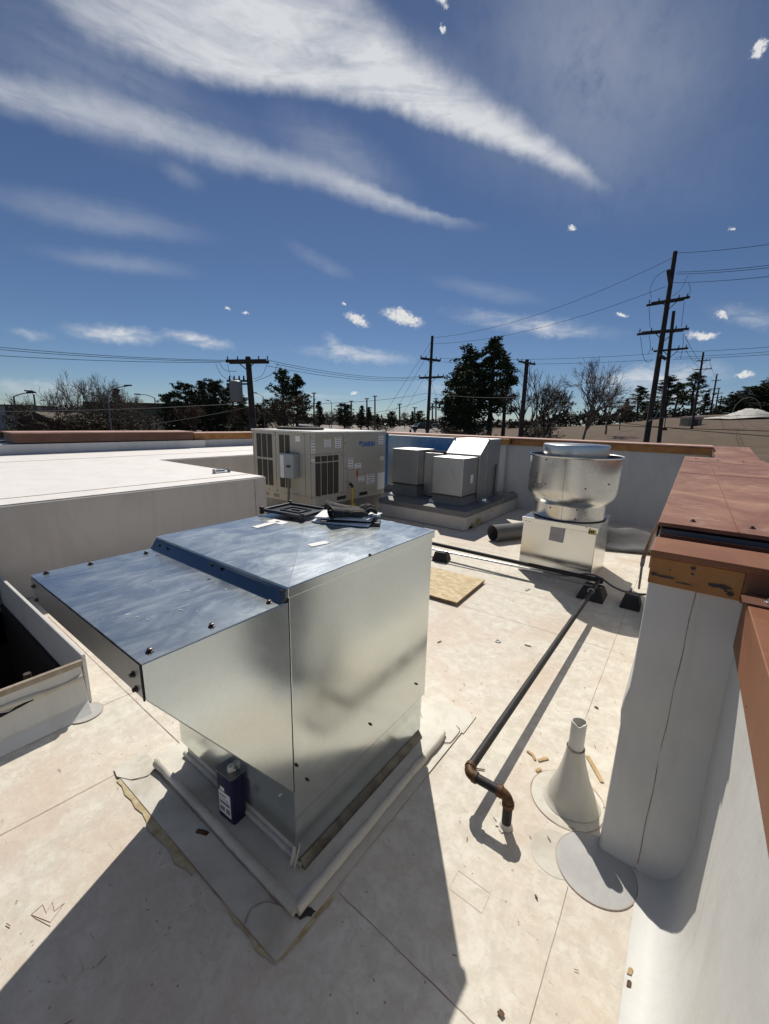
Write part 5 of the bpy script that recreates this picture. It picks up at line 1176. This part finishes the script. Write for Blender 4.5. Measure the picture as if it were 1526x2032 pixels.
# wires
D1, D3, D4, D2 = 27, 40, 24, 31
for a, b_, l, s_ in [((-60, 683, 20), (452, 715, D4), 'upper of three wires running left from the transformer pole', .15), ((-60, 688, 20), (452, 717, D4), 'second of three wires running left from the transformer pole', .15), ((-60, 702, 20), (440, 719, D4), 'lowest of three wires running left from the transformer pole', .12),
    ((533, 715, D4), (834, 747, D3), 'upper wire between the transformer pole and the middle pole', .42), ((545, 722, D4), (834, 749, D3), 'middle wire between the transformer pole and the middle pole', .42), ((531, 726, D4), (832, 753, D3), 'lower wire between the transformer pole and the middle pole', .4),
    ((861, 670, D3), (1334, 512, D1), 'topmost long wire rising to the head of the leaning tall pole', .9), ((861, 682, D3), (1322, 568, D1), 'second long wire rising to the leaning tall pole', .8),
    ((1344, 502, D1), (1600, 474, 20), 'top wire leaving the leaning tall pole to the right', .1), ((1342, 540, D1), (1600, 517, 20), 'second wire leaving the leaning tall pole to the right', .1), ((1342, 544, D1), (1600, 522, 20), 'third wire leaving the leaning tall pole to the right', .1), ((1336, 561, D1), (1600, 540, 20), 'fourth wire leaving the leaning tall pole to the right', .1),
    ((876, 711, D3), (1296, 702, D2), 'upper level wire from the middle pole to the second right pole', .25), ((876, 718, D3), (1296, 714, D2), 'lower level wire from the middle pole to the second right pole', .25),
    ((1340, 699, D2), (1600, 683, 24), 'upper level wire leaving the second right pole to the right', .05), ((1340, 709, D2), (1600, 692, 24), 'middle level wire leaving the second right pole to the right', .05), ((1336, 713, D2), (1600, 698, 24), 'lower level wire leaving the second right pole to the right', .05)]:
    wire(atd(*a), atd(*b_), l, s_)
for a, b_, l, m, r, s_ in [((-60, 817, 19), (498, 799, D4), 'pale sagging service cable in front of the left trees', 'wirelit', .02, .12), ((300, 842, 22), (492, 808, D4), 'short pale cable dropping left from the transformer pole', 'wirelit', .016, .05),
    ((506, 800, D4), (848, 780, D3), 'upper thin cable from the transformer pole to the middle pole', 'wire', .013, .35), ((506, 808, D4), (846, 792, D3), 'lower thin cable from the transformer pole to the middle pole', 'wire', .013, .9), ((851, 780, D3), (1036, 788, 36), 'thin cable from the middle pole into the pine trees', 'wirelit', .014, .2),
    ((1286, 829, D1), (1620, 816, 19), 'pale cable crossing in front of the right field', 'wirelit', .016, .08), ((1100, 838, 30), (1620, 858, 18), 'upper dark cable over the right field', 'wire', .016, .06), ((1240, 840, 27), (1620, 872, 17), 'lower dark cable over the right field', 'wire', .016, .06),
    ((1358, 664, D1), (1393, 717, 62), 'wire from the tall pole back to the distant pole', 'wire', .016, .3), ((1361, 695, D2), (1400, 733, 62), 'lower wire from the second right pole back to the distant pole', 'wire', .016, .4), ((1408, 716, 62), (1425, 756, 105), 'wire from the distant pole on down the row', 'wire', .02, .4), ((1376, 734, 62), (1408, 772, 105), 'left wire from the distant pole on down the row', 'wire', .02, .4)]:
    wire(atd(*a), atd(*b_), l, s_, r, m)
for a, b_, l in [((857, 676), (752, 838), 'outermost guy wire left of the middle pole'), ((857, 688), (772, 838), 'second guy wire left of the middle pole'), ((850, 735), (790, 838), 'inner guy wire left of the middle pole'), ((853, 752), (885, 838), 'guy wire right of the middle pole')]:
    wire(atd(*a, D3), atd(*b_, D3 - 2), l, 0, .014, 'wire', 4, 'guy wires')
# street lamps and lot lights
def lamp(label, pts, depth, r=.07, head=True, m='steel', name='street_lamp'):
    T = [atd(x, y, depth) for x, y in pts]; b0 = T[0]; g = ground_z(b0.x, b0.y); B = Vector((b0.x, b0.y, g))
    d = (T[0] - T[1]).normalized(); B = T[0] + d * ((g - T[0].z) / d.z)
    p = thing(name, B, label, 'street lamp')
    mb = MB(); mb.tube([B, T[1]], [r, r * .75], 8); mb.build('pole', M[m], p, smooth=50)
    if len(pts) > 2: mb = MB(); mb.tube(smoothpath(T[1:], 5), r * .5, 6); mb.build('arm', M[m], p, smooth=50)
    if head:
        h = T[-1]; e = (T[-1] - T[-2]); e.z *= .3; e.normalize(); s_ = r * 4
        mb = MB(); n = Vector((-e.y, e.x, 0)) * s_ * .45; mb.hexa([h - n - e * s_, h - n + e * s_, h + n + e * s_, h + n - e * s_], [q + Vector((0, 0, s_ * .35)) for q in (h - n * .6 - e * s_, h - n * .5 + e * s_, h + n * .5 + e * s_, h + n * .6 - e * s_)]); mb.build('lamp_head', M['steeld'], p)
    return p
lamp('grey street lamp with a long arm before the bare trees at left', [(222, 862), (213, 780), (230, 770), (254, 766)], 34)
lamp('dark street lamp with its arm pointing left beside the dark conifers', [(312, 856), (307, 790), (292, 784), (272, 783)], 42, m='steeld')
lamp('black arched lamp over the left parking row', [(37, 848), (27, 787), (45, 781), (62, 780)], 45, .11, m='steeld')
lamp('short black lamp with curled top near the left edge', [(73, 830), (67, 783), (62, 778), (57, 777)], 50, .11, m='steeld')
lamp('small flat headed lamp in front of the left bare tree', [(100, 830), (99, 795), (92, 794), (84, 795)], 48, .05, m='steeld')
lamp('pale street lamp right behind the transformer pole', [(525, 845), (522, 787), (513, 782), (505, 780)], 60, .08)
lamp('faint far street lamp with a curved arm above the lot', [(658, 825), (658, 800), (655, 796), (650, 795)], 95, .09)
for k, (x, y0, y1, dp) in enumerate([(623, 850, 781, 62), (697, 822, 797, 150), (728, 820, 792, 130), (744, 848, 787, 72), (793, 826, 803, 170), (823, 826, 810, 240), (858, 826, 802, 190), (865, 828, 792, 140)]):
    p = lamp(['tall dark lot light above the big left pine', 'thin lot light behind the round far conifer', 'lot light rising from the pair of far conifers', 'tall double headed lot light on a concrete base', 'slim lot light right of the double headed one', 'smallest lot light on the far skyline', 'short lot light just right of the middle pole', 'taller lot light just right of the middle pole'][k], [(x, y0), (x, y1)], dp, .0022 * dp, False, 'steeld', 'lot_light')
    T = atd(x, y1, dp); w = .0055 * dp; mb = MB(); mb.hexa([T - RIGHT * w - FLAT * .2, T + RIGHT * w - FLAT * .2, T + RIGHT * w + FLAT * .2, T - RIGHT * w + FLAT * .2], [q + Vector((0, 0, .002 * dp)) for q in (T - RIGHT * w - FLAT * .2, T + RIGHT * w - FLAT * .2, T + RIGHT * w + FLAT * .2, T - RIGHT * w + FLAT * .2)]); mb.build('lamp_head', M['steeld'], p)
    if k in (3,):
        B = Vector(p.location); mb = MB(); mb.lathe([(.42, -.3), (.42, .85), (.38, .9)], B, 12); mb.build('concrete_base', M['road'], p)

# ------------------------------------------------------------------ trees
def leafcloud(mb, c, R, n, s, rnd, flat=.7):
    for _ in range(n):
        v = Vector((rnd.gauss(0, .45), rnd.gauss(0, .45), rnd.gauss(0, .45) * flat)) * R; p = c + v
        d = Vector((rnd.uniform(-1, 1), rnd.uniform(-1, 1), rnd.uniform(-.3, 1))).normalized(); q = d.orthogonal().normalized()
        q = (Matrix.Rotation(rnd.uniform(0, 6.3), 3, d) @ q); l = s * rnd.uniform(.6, 1.4)
        mb.face([p - q * l * .30, p + d * l, p + q * l * .30])
def pine_mesh(seed, kind):
    """unit tree, height 1; returns (trunk MB, crown MB)"""
    rnd = random.Random(seed); t, c = MB(), MB()
    lean = Vector((rnd.uniform(-.03, .03), rnd.uniform(-.03, .03), 0)); ax = lambda h: Vector((lean.x * h + .008 * math.sin(h * 9), lean.y * h, h))
    t.tube([ax(h / 12) for h in range(13)], [.022 * (1 - h / 13) + .004 for h in range(13)], 7)
    if kind == 'ponderosa': h0, hw, nl = .22, .20, 62
    elif kind == 'tall': h0, hw, nl = .34, .13, 50
    elif kind == 'cone': h0, hw, nl = .08, .22, 70
    else: h0, hw, nl = .05, .40, 120
    for k in range(nl):
        h = h0 + (1 - h0) * ((k + rnd.random()) / nl) ** .92; u = (h - h0) / (1 - h0)
        if kind == 'cone': L = hw * (1.02 - u) * rnd.uniform(.7, 1.15)
        elif kind == 'round': L = hw * math.sqrt(max(.05, 1 - (u - .38) ** 2 / .42)) * rnd.uniform(.6, 1.1)
        else: L = hw * (.55 + .8 * math.sin(math.pi * min(1, u * .9 + .12))) * rnd.uniform(.55, 1.2) * (1.05 - .45 * u)
        a = rnd.uniform(0, 6.283); d = Vector((math.cos(a), math.sin(a), rnd.uniform(-.05, .45))); b0 = ax(h)
        e = b0 + d * L; mid = b0 + d * L * .5 - Vector((0, 0, .012)); t.tube([b0, mid, e], [.006, .004, .002], 4)
        for f in (.45, .72, 1.0):
            if rnd.random() < .15: continue
            p = b0 + (e - b0) * f + Vector((rnd.gauss(0, .012), rnd.gauss(0, .012), rnd.gauss(.008, .01)))
            leafcloud(c, p, .042 * (1.15 - .35 * u) * rnd.uniform(.7, 1.25) * (1.25 if kind == 'round' else 1), 46 if kind == 'round' else 36, .030 if kind == 'round' else .026, rnd)
    leafcloud(c, ax(.985), .03, 40, .022, rnd)
    return t, c
def bare_mesh(seed, spread=.55, depth=6, nfirst=5, leaves=0):
    rnd = random.Random(seed); t = MB(); lf = MB()
    def grow(p, d, L, r, lv):
        n = 3; pts = [p]; q = p; dd = d
        for k in range(n):
            dd = (dd + Vector((rnd.gauss(0, .10), rnd.gauss(0, .10), rnd.gauss(.03, .08)))).normalized(); q = q + dd * L / n; pts.append(q)
        t.tube(pts, [max(.0011, r * (1 - .35 * k / n)) for k in range(n + 1)], 6 if lv < 2 else (4 if lv < 4 else 3), cap=False)
        if lv >= depth - 1 and leaves and rnd.random() < .8: leafcloud(lf, q, .03, leaves, .016, rnd)
        if lv >= depth: return
        k = rnd.choice((2, 3, 3)) if lv else nfirst
        for j in range(k):
            a = rnd.uniform(0, 6.283); s_ = spread * rnd.uniform(.55, 1.25); o = dd.orthogonal().normalized(); o = Matrix.Rotation(a, 3, dd) @ o
            nd_ = (dd * math.cos(s_) + o * math.sin(s_)).normalized(); nd_.z = max(nd_.z, -.15)
            st = pts[-1] if j == 0 or lv == 0 else pts[-1 - rnd.randint(0, 1)]
            grow(st, nd_, L * rnd.uniform(.66, .88), r * rnd.uniform(.52, .70), lv + 1)
    grow(Vector((0, 0, 0)), Vector((rnd.uniform(-.05, .05), 0, 1)), .22, .020, 0)
    mz = max(v[2] for v in t.v); t.v = [tuple(x / mz for x in v) for v in t.v]; lf.v = [tuple(x / mz for x in v) for v in lf.v]
    return t, lf
PROTO = {}
def proto(key):
    if key in PROTO: return PROTO[key]
    kind, seed = key
    if kind in ('ponderosa', 'tall', 'cone', 'round'):
        t, c = pine_mesh(seed, kind); tm, cm = M['bark'], (M['needle'] if kind in ('ponderosa', 'tall') else M['needle2'])
    elif kind == 'bare': t, c = bare_mesh(seed, .50, 6, 5); tm, cm = M['twig'], None
    elif kind == 'barewide': t, c = bare_mesh(seed, .62, 6, 6); tm, cm = M['twig'], None
    elif kind == 'brown': t, c = bare_mesh(seed, .55, 5, 5, 9); tm, cm = M['bark'], M['twigbrown']
    else: t, c = bare_mesh(seed, .8, 4, 9, 14); tm, cm = M['bark'], M['scrub']
    def mk(mb, m):
        me = bpy.data.meshes.new('foliage'); me.from_pydata(mb.v, [], mb.f); me.materials.append(m); me.update(); return me
    PROTO[key] = (mk(t, tm), mk(c, cm) if c.v and cm else None); return PROTO[key]
def tree(kind, seed, px, top, depth, label, wide=1.0, group=None, name=None, rot=None, cat='tree'):
    tm, cm = proto((kind, seed)); g = base_on_ground(px, 836, depth); H = atd(px, top, depth).z - g.z
    nm = name or {'bare': 'bare_tree', 'barewide': 'bare_tree', 'brown': 'brown_tree', 'scrub': 'bush'}.get(kind, 'pine_tree')
    r = thing(nm, g, label, cat, group); r.rotation_euler = (0, 0, rot if rot is not None else seed * 1.7 + px * .1); r.scale = (H * wide, H * wide, H)
    for n, me in (('trunk', tm), ('crown', cm)):
        if me is None: continue
        o = bpy.data.objects.new(n, me); COL.objects.link(o); o.parent = r
    return r
G1 = 'dark pines beside the middle pole'
tree('ponderosa', 1, 905, 735, 52, 'left and widest dark pine of the clump beside the middle pole', 1.25, G1)
tree('ponderosa', 2, 935, 702, 54, 'dense dark pine in the heart of the clump beside the middle pole', 1.2, G1)
tree('tall', 3, 972, 686, 53, 'tallest pine of the clump, with a pointed open top', 1.25, G1)
tree('ponderosa', 4, 925, 745, 49, 'lower front pine filling the foot of the clump', 1.3, G1)
tree('tall', 5, 1000, 718, 56, 'thin see through pine on the right flank of the clump', 1.1, G1)
tree('cone', 6, 888, 792, 47, 'small bushy pine at the left foot of the clump', 1.3, G1)
tree('bare', 11, 1030, 722, 46, 'bare grey tree behind the leaning dark pole', .80)
tree('bare', 12, 1062, 735, 52, 'thin bare tree between the leaning pole and the brown tree', .7)
tree('brown', 13, 1085, 768, 44, 'young brown leaved tree before the wide bare tree', .62)
tree('barewide', 14, 1158, 706, 42, 'wide spreading bare tree right of the fan', .62, rot=2.2)
tree('bare', 15, 1205, 760, 60, 'small twiggy bare tree right of the wide bare tree', .8)
tree('brown', 16, 1232, 800, 70, 'low reddish brown tree at the field edge', .7)
GR = 'pines behind the tall right poles'
tree('tall', 3, 1262, 770, 132, 'small umbrella topped pine left of the tall right poles', 1.69, GR)
tree('cone', 7, 1240, 792, 140, 'narrow dark pine left of the umbrella topped one', 1.30, GR)
tree('ponderosa', 2, 1318, 752, 112, 'dark pine between the two tall right poles', 1.49, GR)
tree('tall', 5, 1336, 765, 118, 'slender pine behind the second right pole', 1.56, GR)
tree('ponderosa', 1, 1368, 744, 108, 'largest pine right of the second right pole', 1.49, GR)
tree('cone', 6, 1392, 782, 115, 'low conical pine behind the tan hut', 1.95, GR)
tree('round', 8, 1290, 798, 147, 'low dark tree behind the leaning pole foot', 1.56, GR)
GM = 'dark tree mass on the right skyline'
tree('round', 8, 1450, 786, 130, 'leftmost low dark tree of the right skyline mass', 1.87, GM)
tree('round', 9, 1478, 770, 133, 'second dark tree of the right skyline mass', 1.70, GM)
tree('ponderosa', 4, 1505, 764, 136, 'pine poking out of the right skyline mass', 2.04, GM)
tree('round', 10, 1530, 752, 130, 'tallest dark tree at the right picture edge', 1.70, GM)
tree('round', 9, 1575, 748, 130, 'dark tree just beyond the right picture edge', 1.70, GM)
tree('round', 10, 1425, 806, 140, 'low dark shrub tree under the receding pole row', 1.87, GM)
tree('round', 8, 1500, 800, 124, 'dark undergrowth tree below the right skyline mass', 2.72, GM)
GL = 'dark conifers left of the transformer pole'
tree('round', 8, 342, 785, 62, 'rounded leftmost conifer of the dark left row', .9, GL)
tree('round', 9, 372, 766, 60, 'second rounded conifer of the dark left row', .9, GL)
tree('cone', 7, 402, 760, 64, 'pointed conifer in the middle of the dark left row', 1.35, GL)
tree('round', 10, 432, 762, 60, 'broad conifer left of the transformer', .9, GL)
tree('ponderosa', 2, 462, 760, 66, 'dark pine right behind the transformer', 1.3, GL)
tree('round', 9, 515, 805, 70, 'low dark tree just right of the transformer pole', 1.0, GL)
tree('cone', 7, 480, 790, 58, 'low dense conifer below the transformer', 1.6, GL)
tree('brown', 17, 395, 795, 50, 'brown twiggy tree in front of the dark left conifers', .9)
tree('brown', 17, 505, 800, 52, 'small brown tree at the foot of the transformer pole', .8)
tree('ponderosa', 1, 566, 740, 56, 'big open pine right of the transformer pole', 1.05)
tree('tall', 5, 590, 752, 58, 'slimmer pine leaning on the right of the big open pine', 1.3)
tree('brown', 18, 578, 782, 48, 'dense brown tree in front of the big open pine', .85)
tree('brown', 18, 545, 805, 50, 'smaller brown bush at the left foot of the big open pine', 1.0)
tree('cone', 6, 634, 798, 85, 'small pale conifer right of the big open pine', 1.4)
tree('bare', 15, 655, 812, 100, 'tiny bare tree between the far conifers', 1.0)
GF = 'far conifers behind the parking lot'
tree('round', 8, 683, 804, 105, 'round far conifer at the left end of the lot', 1.15, GF)
tree('cone', 6, 716, 806, 100, 'left one of the pair of far conifers', 1.5, GF)
tree('cone', 7, 731, 809, 100, 'right one of the pair of far conifers', 1.5, GF)
tree('cone', 6, 750, 822, 110, 'low conifer right behind the double headed lot light', 1.8, GF)
tree('round', 10, 776, 818, 120, 'small dark conifer in the middle of the far lot edge', 1.0, GF)
tree('brown', 16, 804, 817, 115, 'rusty brown far tree at the lot edge', .9)
tree('cone', 7, 819, 817, 130, 'tiny grey far conifer right of the rusty tree', 1.4, GF)
tree('round', 9, 833, 817, 125, 'tiny dark far conifer left of the middle pole', .9, GF)
GB = 'bare trees on the left skyline'
tree('barewide', 19, 150, 732, 40, 'tallest bare tree of the left skyline group', .62, GB, rot=.6)
tree('bare', 11, 118, 752, 44, 'bare tree on the left flank of the group', .75, GB)
tree('barewide', 14, 208, 738, 42, 'bare tree behind the grey street lamp', .62, GB, rot=4.0)
tree('bare', 12, 185, 755, 48, 'bare tree in the gap between the two tallest left ones', .85, GB)
tree('bare', 15, 250, 770, 46, 'low bare tree right of the grey street lamp', .9, GB)
tree('bare', 12, 95, 775, 40, 'low bare tree beside the brown shed', 1.0, GB)
tree('barewide', 19, 275, 805, 55, 'small bare tree left of the dark street lamp', .9, GB)
tree('cone', 7, 236, 775, 50, 'dark evergreen hiding behind the left bare trees', 1.1)
for k, (px, top, dp, w) in enumerate([(80, 808, 36, 1.2), (130, 812, 36, 1.4), (165, 806, 38, 1.3), (200, 814, 38, 1.2), (245, 812, 42, 1.4), (55, 835, 38, 1.0), (290, 820, 50, 1.3), (880, 838, 44, 1.2), (948, 842, 44, 1.2), (1055, 840, 40, 1.0), (1075, 835, 46, 1.2), (755, 838, 60, 1.4)]):
    tree('scrub', 20 + k % 3, px, top, dp, ['dry bush beside the shed left corner', 'dry brush in front of the tallest left bare tree', 'dry brush between the two left bare trees', 'dry brush at the foot of the grey street lamp', 'dry brush right of the grey street lamp', 'green brown shrub by the left parked car', 'dry brush at the foot of the dark street lamp', 'dry shrub at the left foot of the pine clump', 'dry shrub under the pine clump', 'dry shrub right of the leaning dark pole', 'dry shrub under the brown leaved tree', 'low twiggy shrub in front of the pale lot'][k], w, 'dry bushes along the roads', 'bush', cat='bush')
# far-off woods that read as one mass
rnd = random.Random(5); mb = MB()
for k in range(2600):
    px = rnd.uniform(-600, 2200); dp = rnd.uniform(170, 300); g = atd(px, 836, dp); z_ = ground_z(g.x, g.y)
    hh = 2.6 + 1.0 * math.sin(px * .011 + 1) + .8 * math.sin(px * .047) + (2.0 if px > 1100 or px < 560 else 0)
    leafcloud(mb, Vector((g.x, g.y, z_ + hh * rnd.random() ** .7)), 3.0, 9, 2.2, rnd)
tag(mb.build('distant_woods', M['woods']), kind='stuff')

# ------------------------------------------------------------------ cars, hut, sheds, piles
def car(label, px, py, depth, yaw, paint, suv=False):
    p = atd(px, py, depth); g = Vector((p.x, p.y, ground_z(p.x, p.y) + .45)); r = thing('parked_car', g, label, 'car', 'parked cars')
    W = .9; hb = 1.75 if suv else 1.45; b = .95 if suv else .85
    side = [(-2.3, .35), (-2.35, .75), (-2.2, b), (-.95 if not suv else -1.2, b + .04), (1.95 if suv else 1.6, b + .04), (2.25, b), (2.3, .4)]
    cab = [(-1.15, b), (-.45, hb - .03), (1.95 if suv else .95, hb), (2.22 if suv else 1.75, b)]
    mb = MB(); mb.prism([(x, -W, z_) for x, z_ in side[::-1]], (0, 2 * W, 0)); mb.build('body', M_car[paint], r, bevel=.08)
    mb = MB(); mb.prism([(x, -W * .88, z_ + .0) for x, z_ in cab[::-1]], (0, 2 * W * .88, 0)); mb.build('cabin', M['glass'], r, bevel=.06)
    mb = MB(); mb.prism([(cab[1][0] + .05, -W * .86, hb), (cab[2][0], -W * .86, hb + .01), (cab[2][0], W * .86, hb + .01), (cab[1][0] + .05, W * .86, hb)], (0, 0, .04)); mb.build('roof', M_car[paint], r, bevel=.015)
    for x in (-1.45, 1.4):
        for s_ in (-1, 1):
            mb = MB(); mb.tube([(x, s_ * W * .78, .33), (x, s_ * W * 1.02, .33)], .33, 14); w = mb.build('wheel', M['tyre'], r, smooth=40)
    for s_ in (-.6, .6): mb = MB(); mb.box(-2.37, -2.33, s_ - .17, s_ + .17, .62, .76); mb.build('headlight', M['cabtop'], r)
    for ch in [o for o in bpy.data.objects if o.parent == r]: ch.matrix_parent_inverse = Matrix()
    r.rotation_euler = (0, 0, yaw); return r
M_car = CARP; YW = YAW
for a in [('black boxy car nearest the middle pole on the lot', 836, 848, 92, YW + .15, 'black', True), ('dark car behind the black boxy one', 828, 838, 118, YW + .1, 'black'), ('silver car partly behind the foot of the middle pole', 862, 840, 112, YW, 'silver'), ('dark car far left on the pale lot', 776, 836, 150, YW, 'black'),
    ('silver blue car beside the left lamp posts', 22, 858, 46, YW + .2, 'blue'), ('white car at the very left edge', -2, 872, 38, YW + .6, 'white'), ('white car under the left conifers', 430, 832, 84, YW, 'white'), ('second white car under the left conifers', 457, 836, 80, YW, 'white'), ('pale car glimpsed below the far end of the left street', 320, 845, 70, YW, 'silver'),
    ('pale car glimpsed between the pine trunks', 918, 836, 95, YW, 'silver'), ('white van like car seen through the pine clump', 958, 838, 100, YW, 'white', True), ('white car by the left lot with trees behind', 62, 842, 62, YW, 'white')]: car(*a)
def block(px, py_top, depth, w, d, label, name, m, roofm, h=None, cat='building', gable=0.0):
    g = base_on_ground(px, 836, depth); H = atd(px, py_top, depth).z - g.z + .2; r = thing(name, g, label, cat)
    mb = MB(); mb.box(-w / 2, w / 2, -d / 2, d / 2, -.5, H); wl = mb.build('wall', M[m], None); wl.parent = r
    mb = MB()
    if gable: mb.prism([(-w / 2 - .15, -d / 2 - .15, H), (w / 2 + .15, -d / 2 - .15, H), (0, -d / 2 - .15, H + gable)], (0, d + .3, 0))
    else: mb.box(-w / 2 - .12, w / 2 + .12, -d / 2 - .12, d / 2 + .12, H + .002, H + .22)
    rf = mb.build('roof', M[roofm], None); rf.parent = r
    mb = MB(); mb.box(-w * .12, w * .18, -d / 2 - .03, -d / 2 - .002, -.2, H * .75); dr = mb.build('door', M['glass'] if name != 'hut' else M['brown'], None); dr.parent = r
    r.rotation_euler = (0, 0, YAW); return r
block(1371, 833, 72, 2.3, 2.2, 'small tan block hut with white flat roof behind the right parapet', 'hut', 'hut', 'gravel')
block(118, 838, 38, 3.2, 5, 'brown gabled shed below the left bare trees', 'shed', 'brown', 'shedroof', gable=.7)
block(-60, 806, 85, 30, 10, 'long low grey building at the left picture edge', 'commercial_building', 'whitewall', 'shedroof')
block(345, 806, 95, 34, 10, 'long low brown building behind the left street', 'commercial_building', 'brown', 'shedroof')
sg = base_on_ground(38, 836, 40); sn = thing('monument_sign', sg, 'dark rectangular sign on a thick post at far left', 'sign')
zt_ = atd(38, 806, 40).z - sg.z; mb = MB(); mb.box(-1.0, 1.0, -.2, .2, zt_ - .9, zt_); o = mb.build('panel', M['steeld'], None); o.parent = sn
mb = MB(); mb.box(-.55, .45, -.15, .15, -.3, zt_ - .9); o = mb.build('post', M['whitewall'], None); o.parent = sn; sn.rotation_euler = (0, 0, YAW)
# pale gravel heap and hoop by the field
rnd = random.Random(9); g = base_on_ground(1470, 836, 80); mb = MB(); rows = []
for j in range(13):
    v = j / 12; row = []
    for i in range(33):
        u = i / 32; h = .75 * (1.9 * math.exp(-((u - .62) / .22) ** 2) + .5 * math.exp(-((u - .15) / .12) ** 2)) * math.sin(math.pi * v) ** .8
        q = g + RIGHT * (u - .5) * 11 + FLAT * (v - .5) * 8; row.append((q.x, q.y, ground_z(q.x, q.y) + .25 + h * (1 + .12 * rnd.uniform(-1, 1))))
    rows.append(row)
mb.grid(rows); tag(mb.build('gravel_heap', M['gravel'], smooth=50), 'long pale gravel heap on the right field', 'gravel heap')
hc = base_on_ground(1478, 836, 86); mb = MB(); mb.tube([hc + RIGHT * 3.0 * math.cos(t) + Vector((0, 0, 3.4 * math.sin(t))) for t in [math.pi * k / 20 for k in range(21)]], .07, 6)
tag(mb.build('hoop_frame', M['wirelit']), 'thin arched hoop frame behind the gravel heap', 'hoop')
for k, (px, dp, s_) in enumerate([(1320, 62, 1), (815, 66, 1), (824, 66, 1)]):
    g = base_on_ground(px, 836, dp); mb = MB(); mb.lathe([(.16, -.3), (.16, 1.0), (.12, 1.12)] if k else [(.5, -.2), (.35, .3), (.06, .5), (.06, 2.0)], g, 10)
    tag(mb.build('bollard' if k else 'hydrant_stand', M['steeld'] if k else M['rust']), ['rusty stand with a thin mast on the right field', 'left dark bollard at the lot edge', 'right dark bollard at the lot edge'][k], 'bollard' if k else 'stand')
bpy.context.view_layer.update()
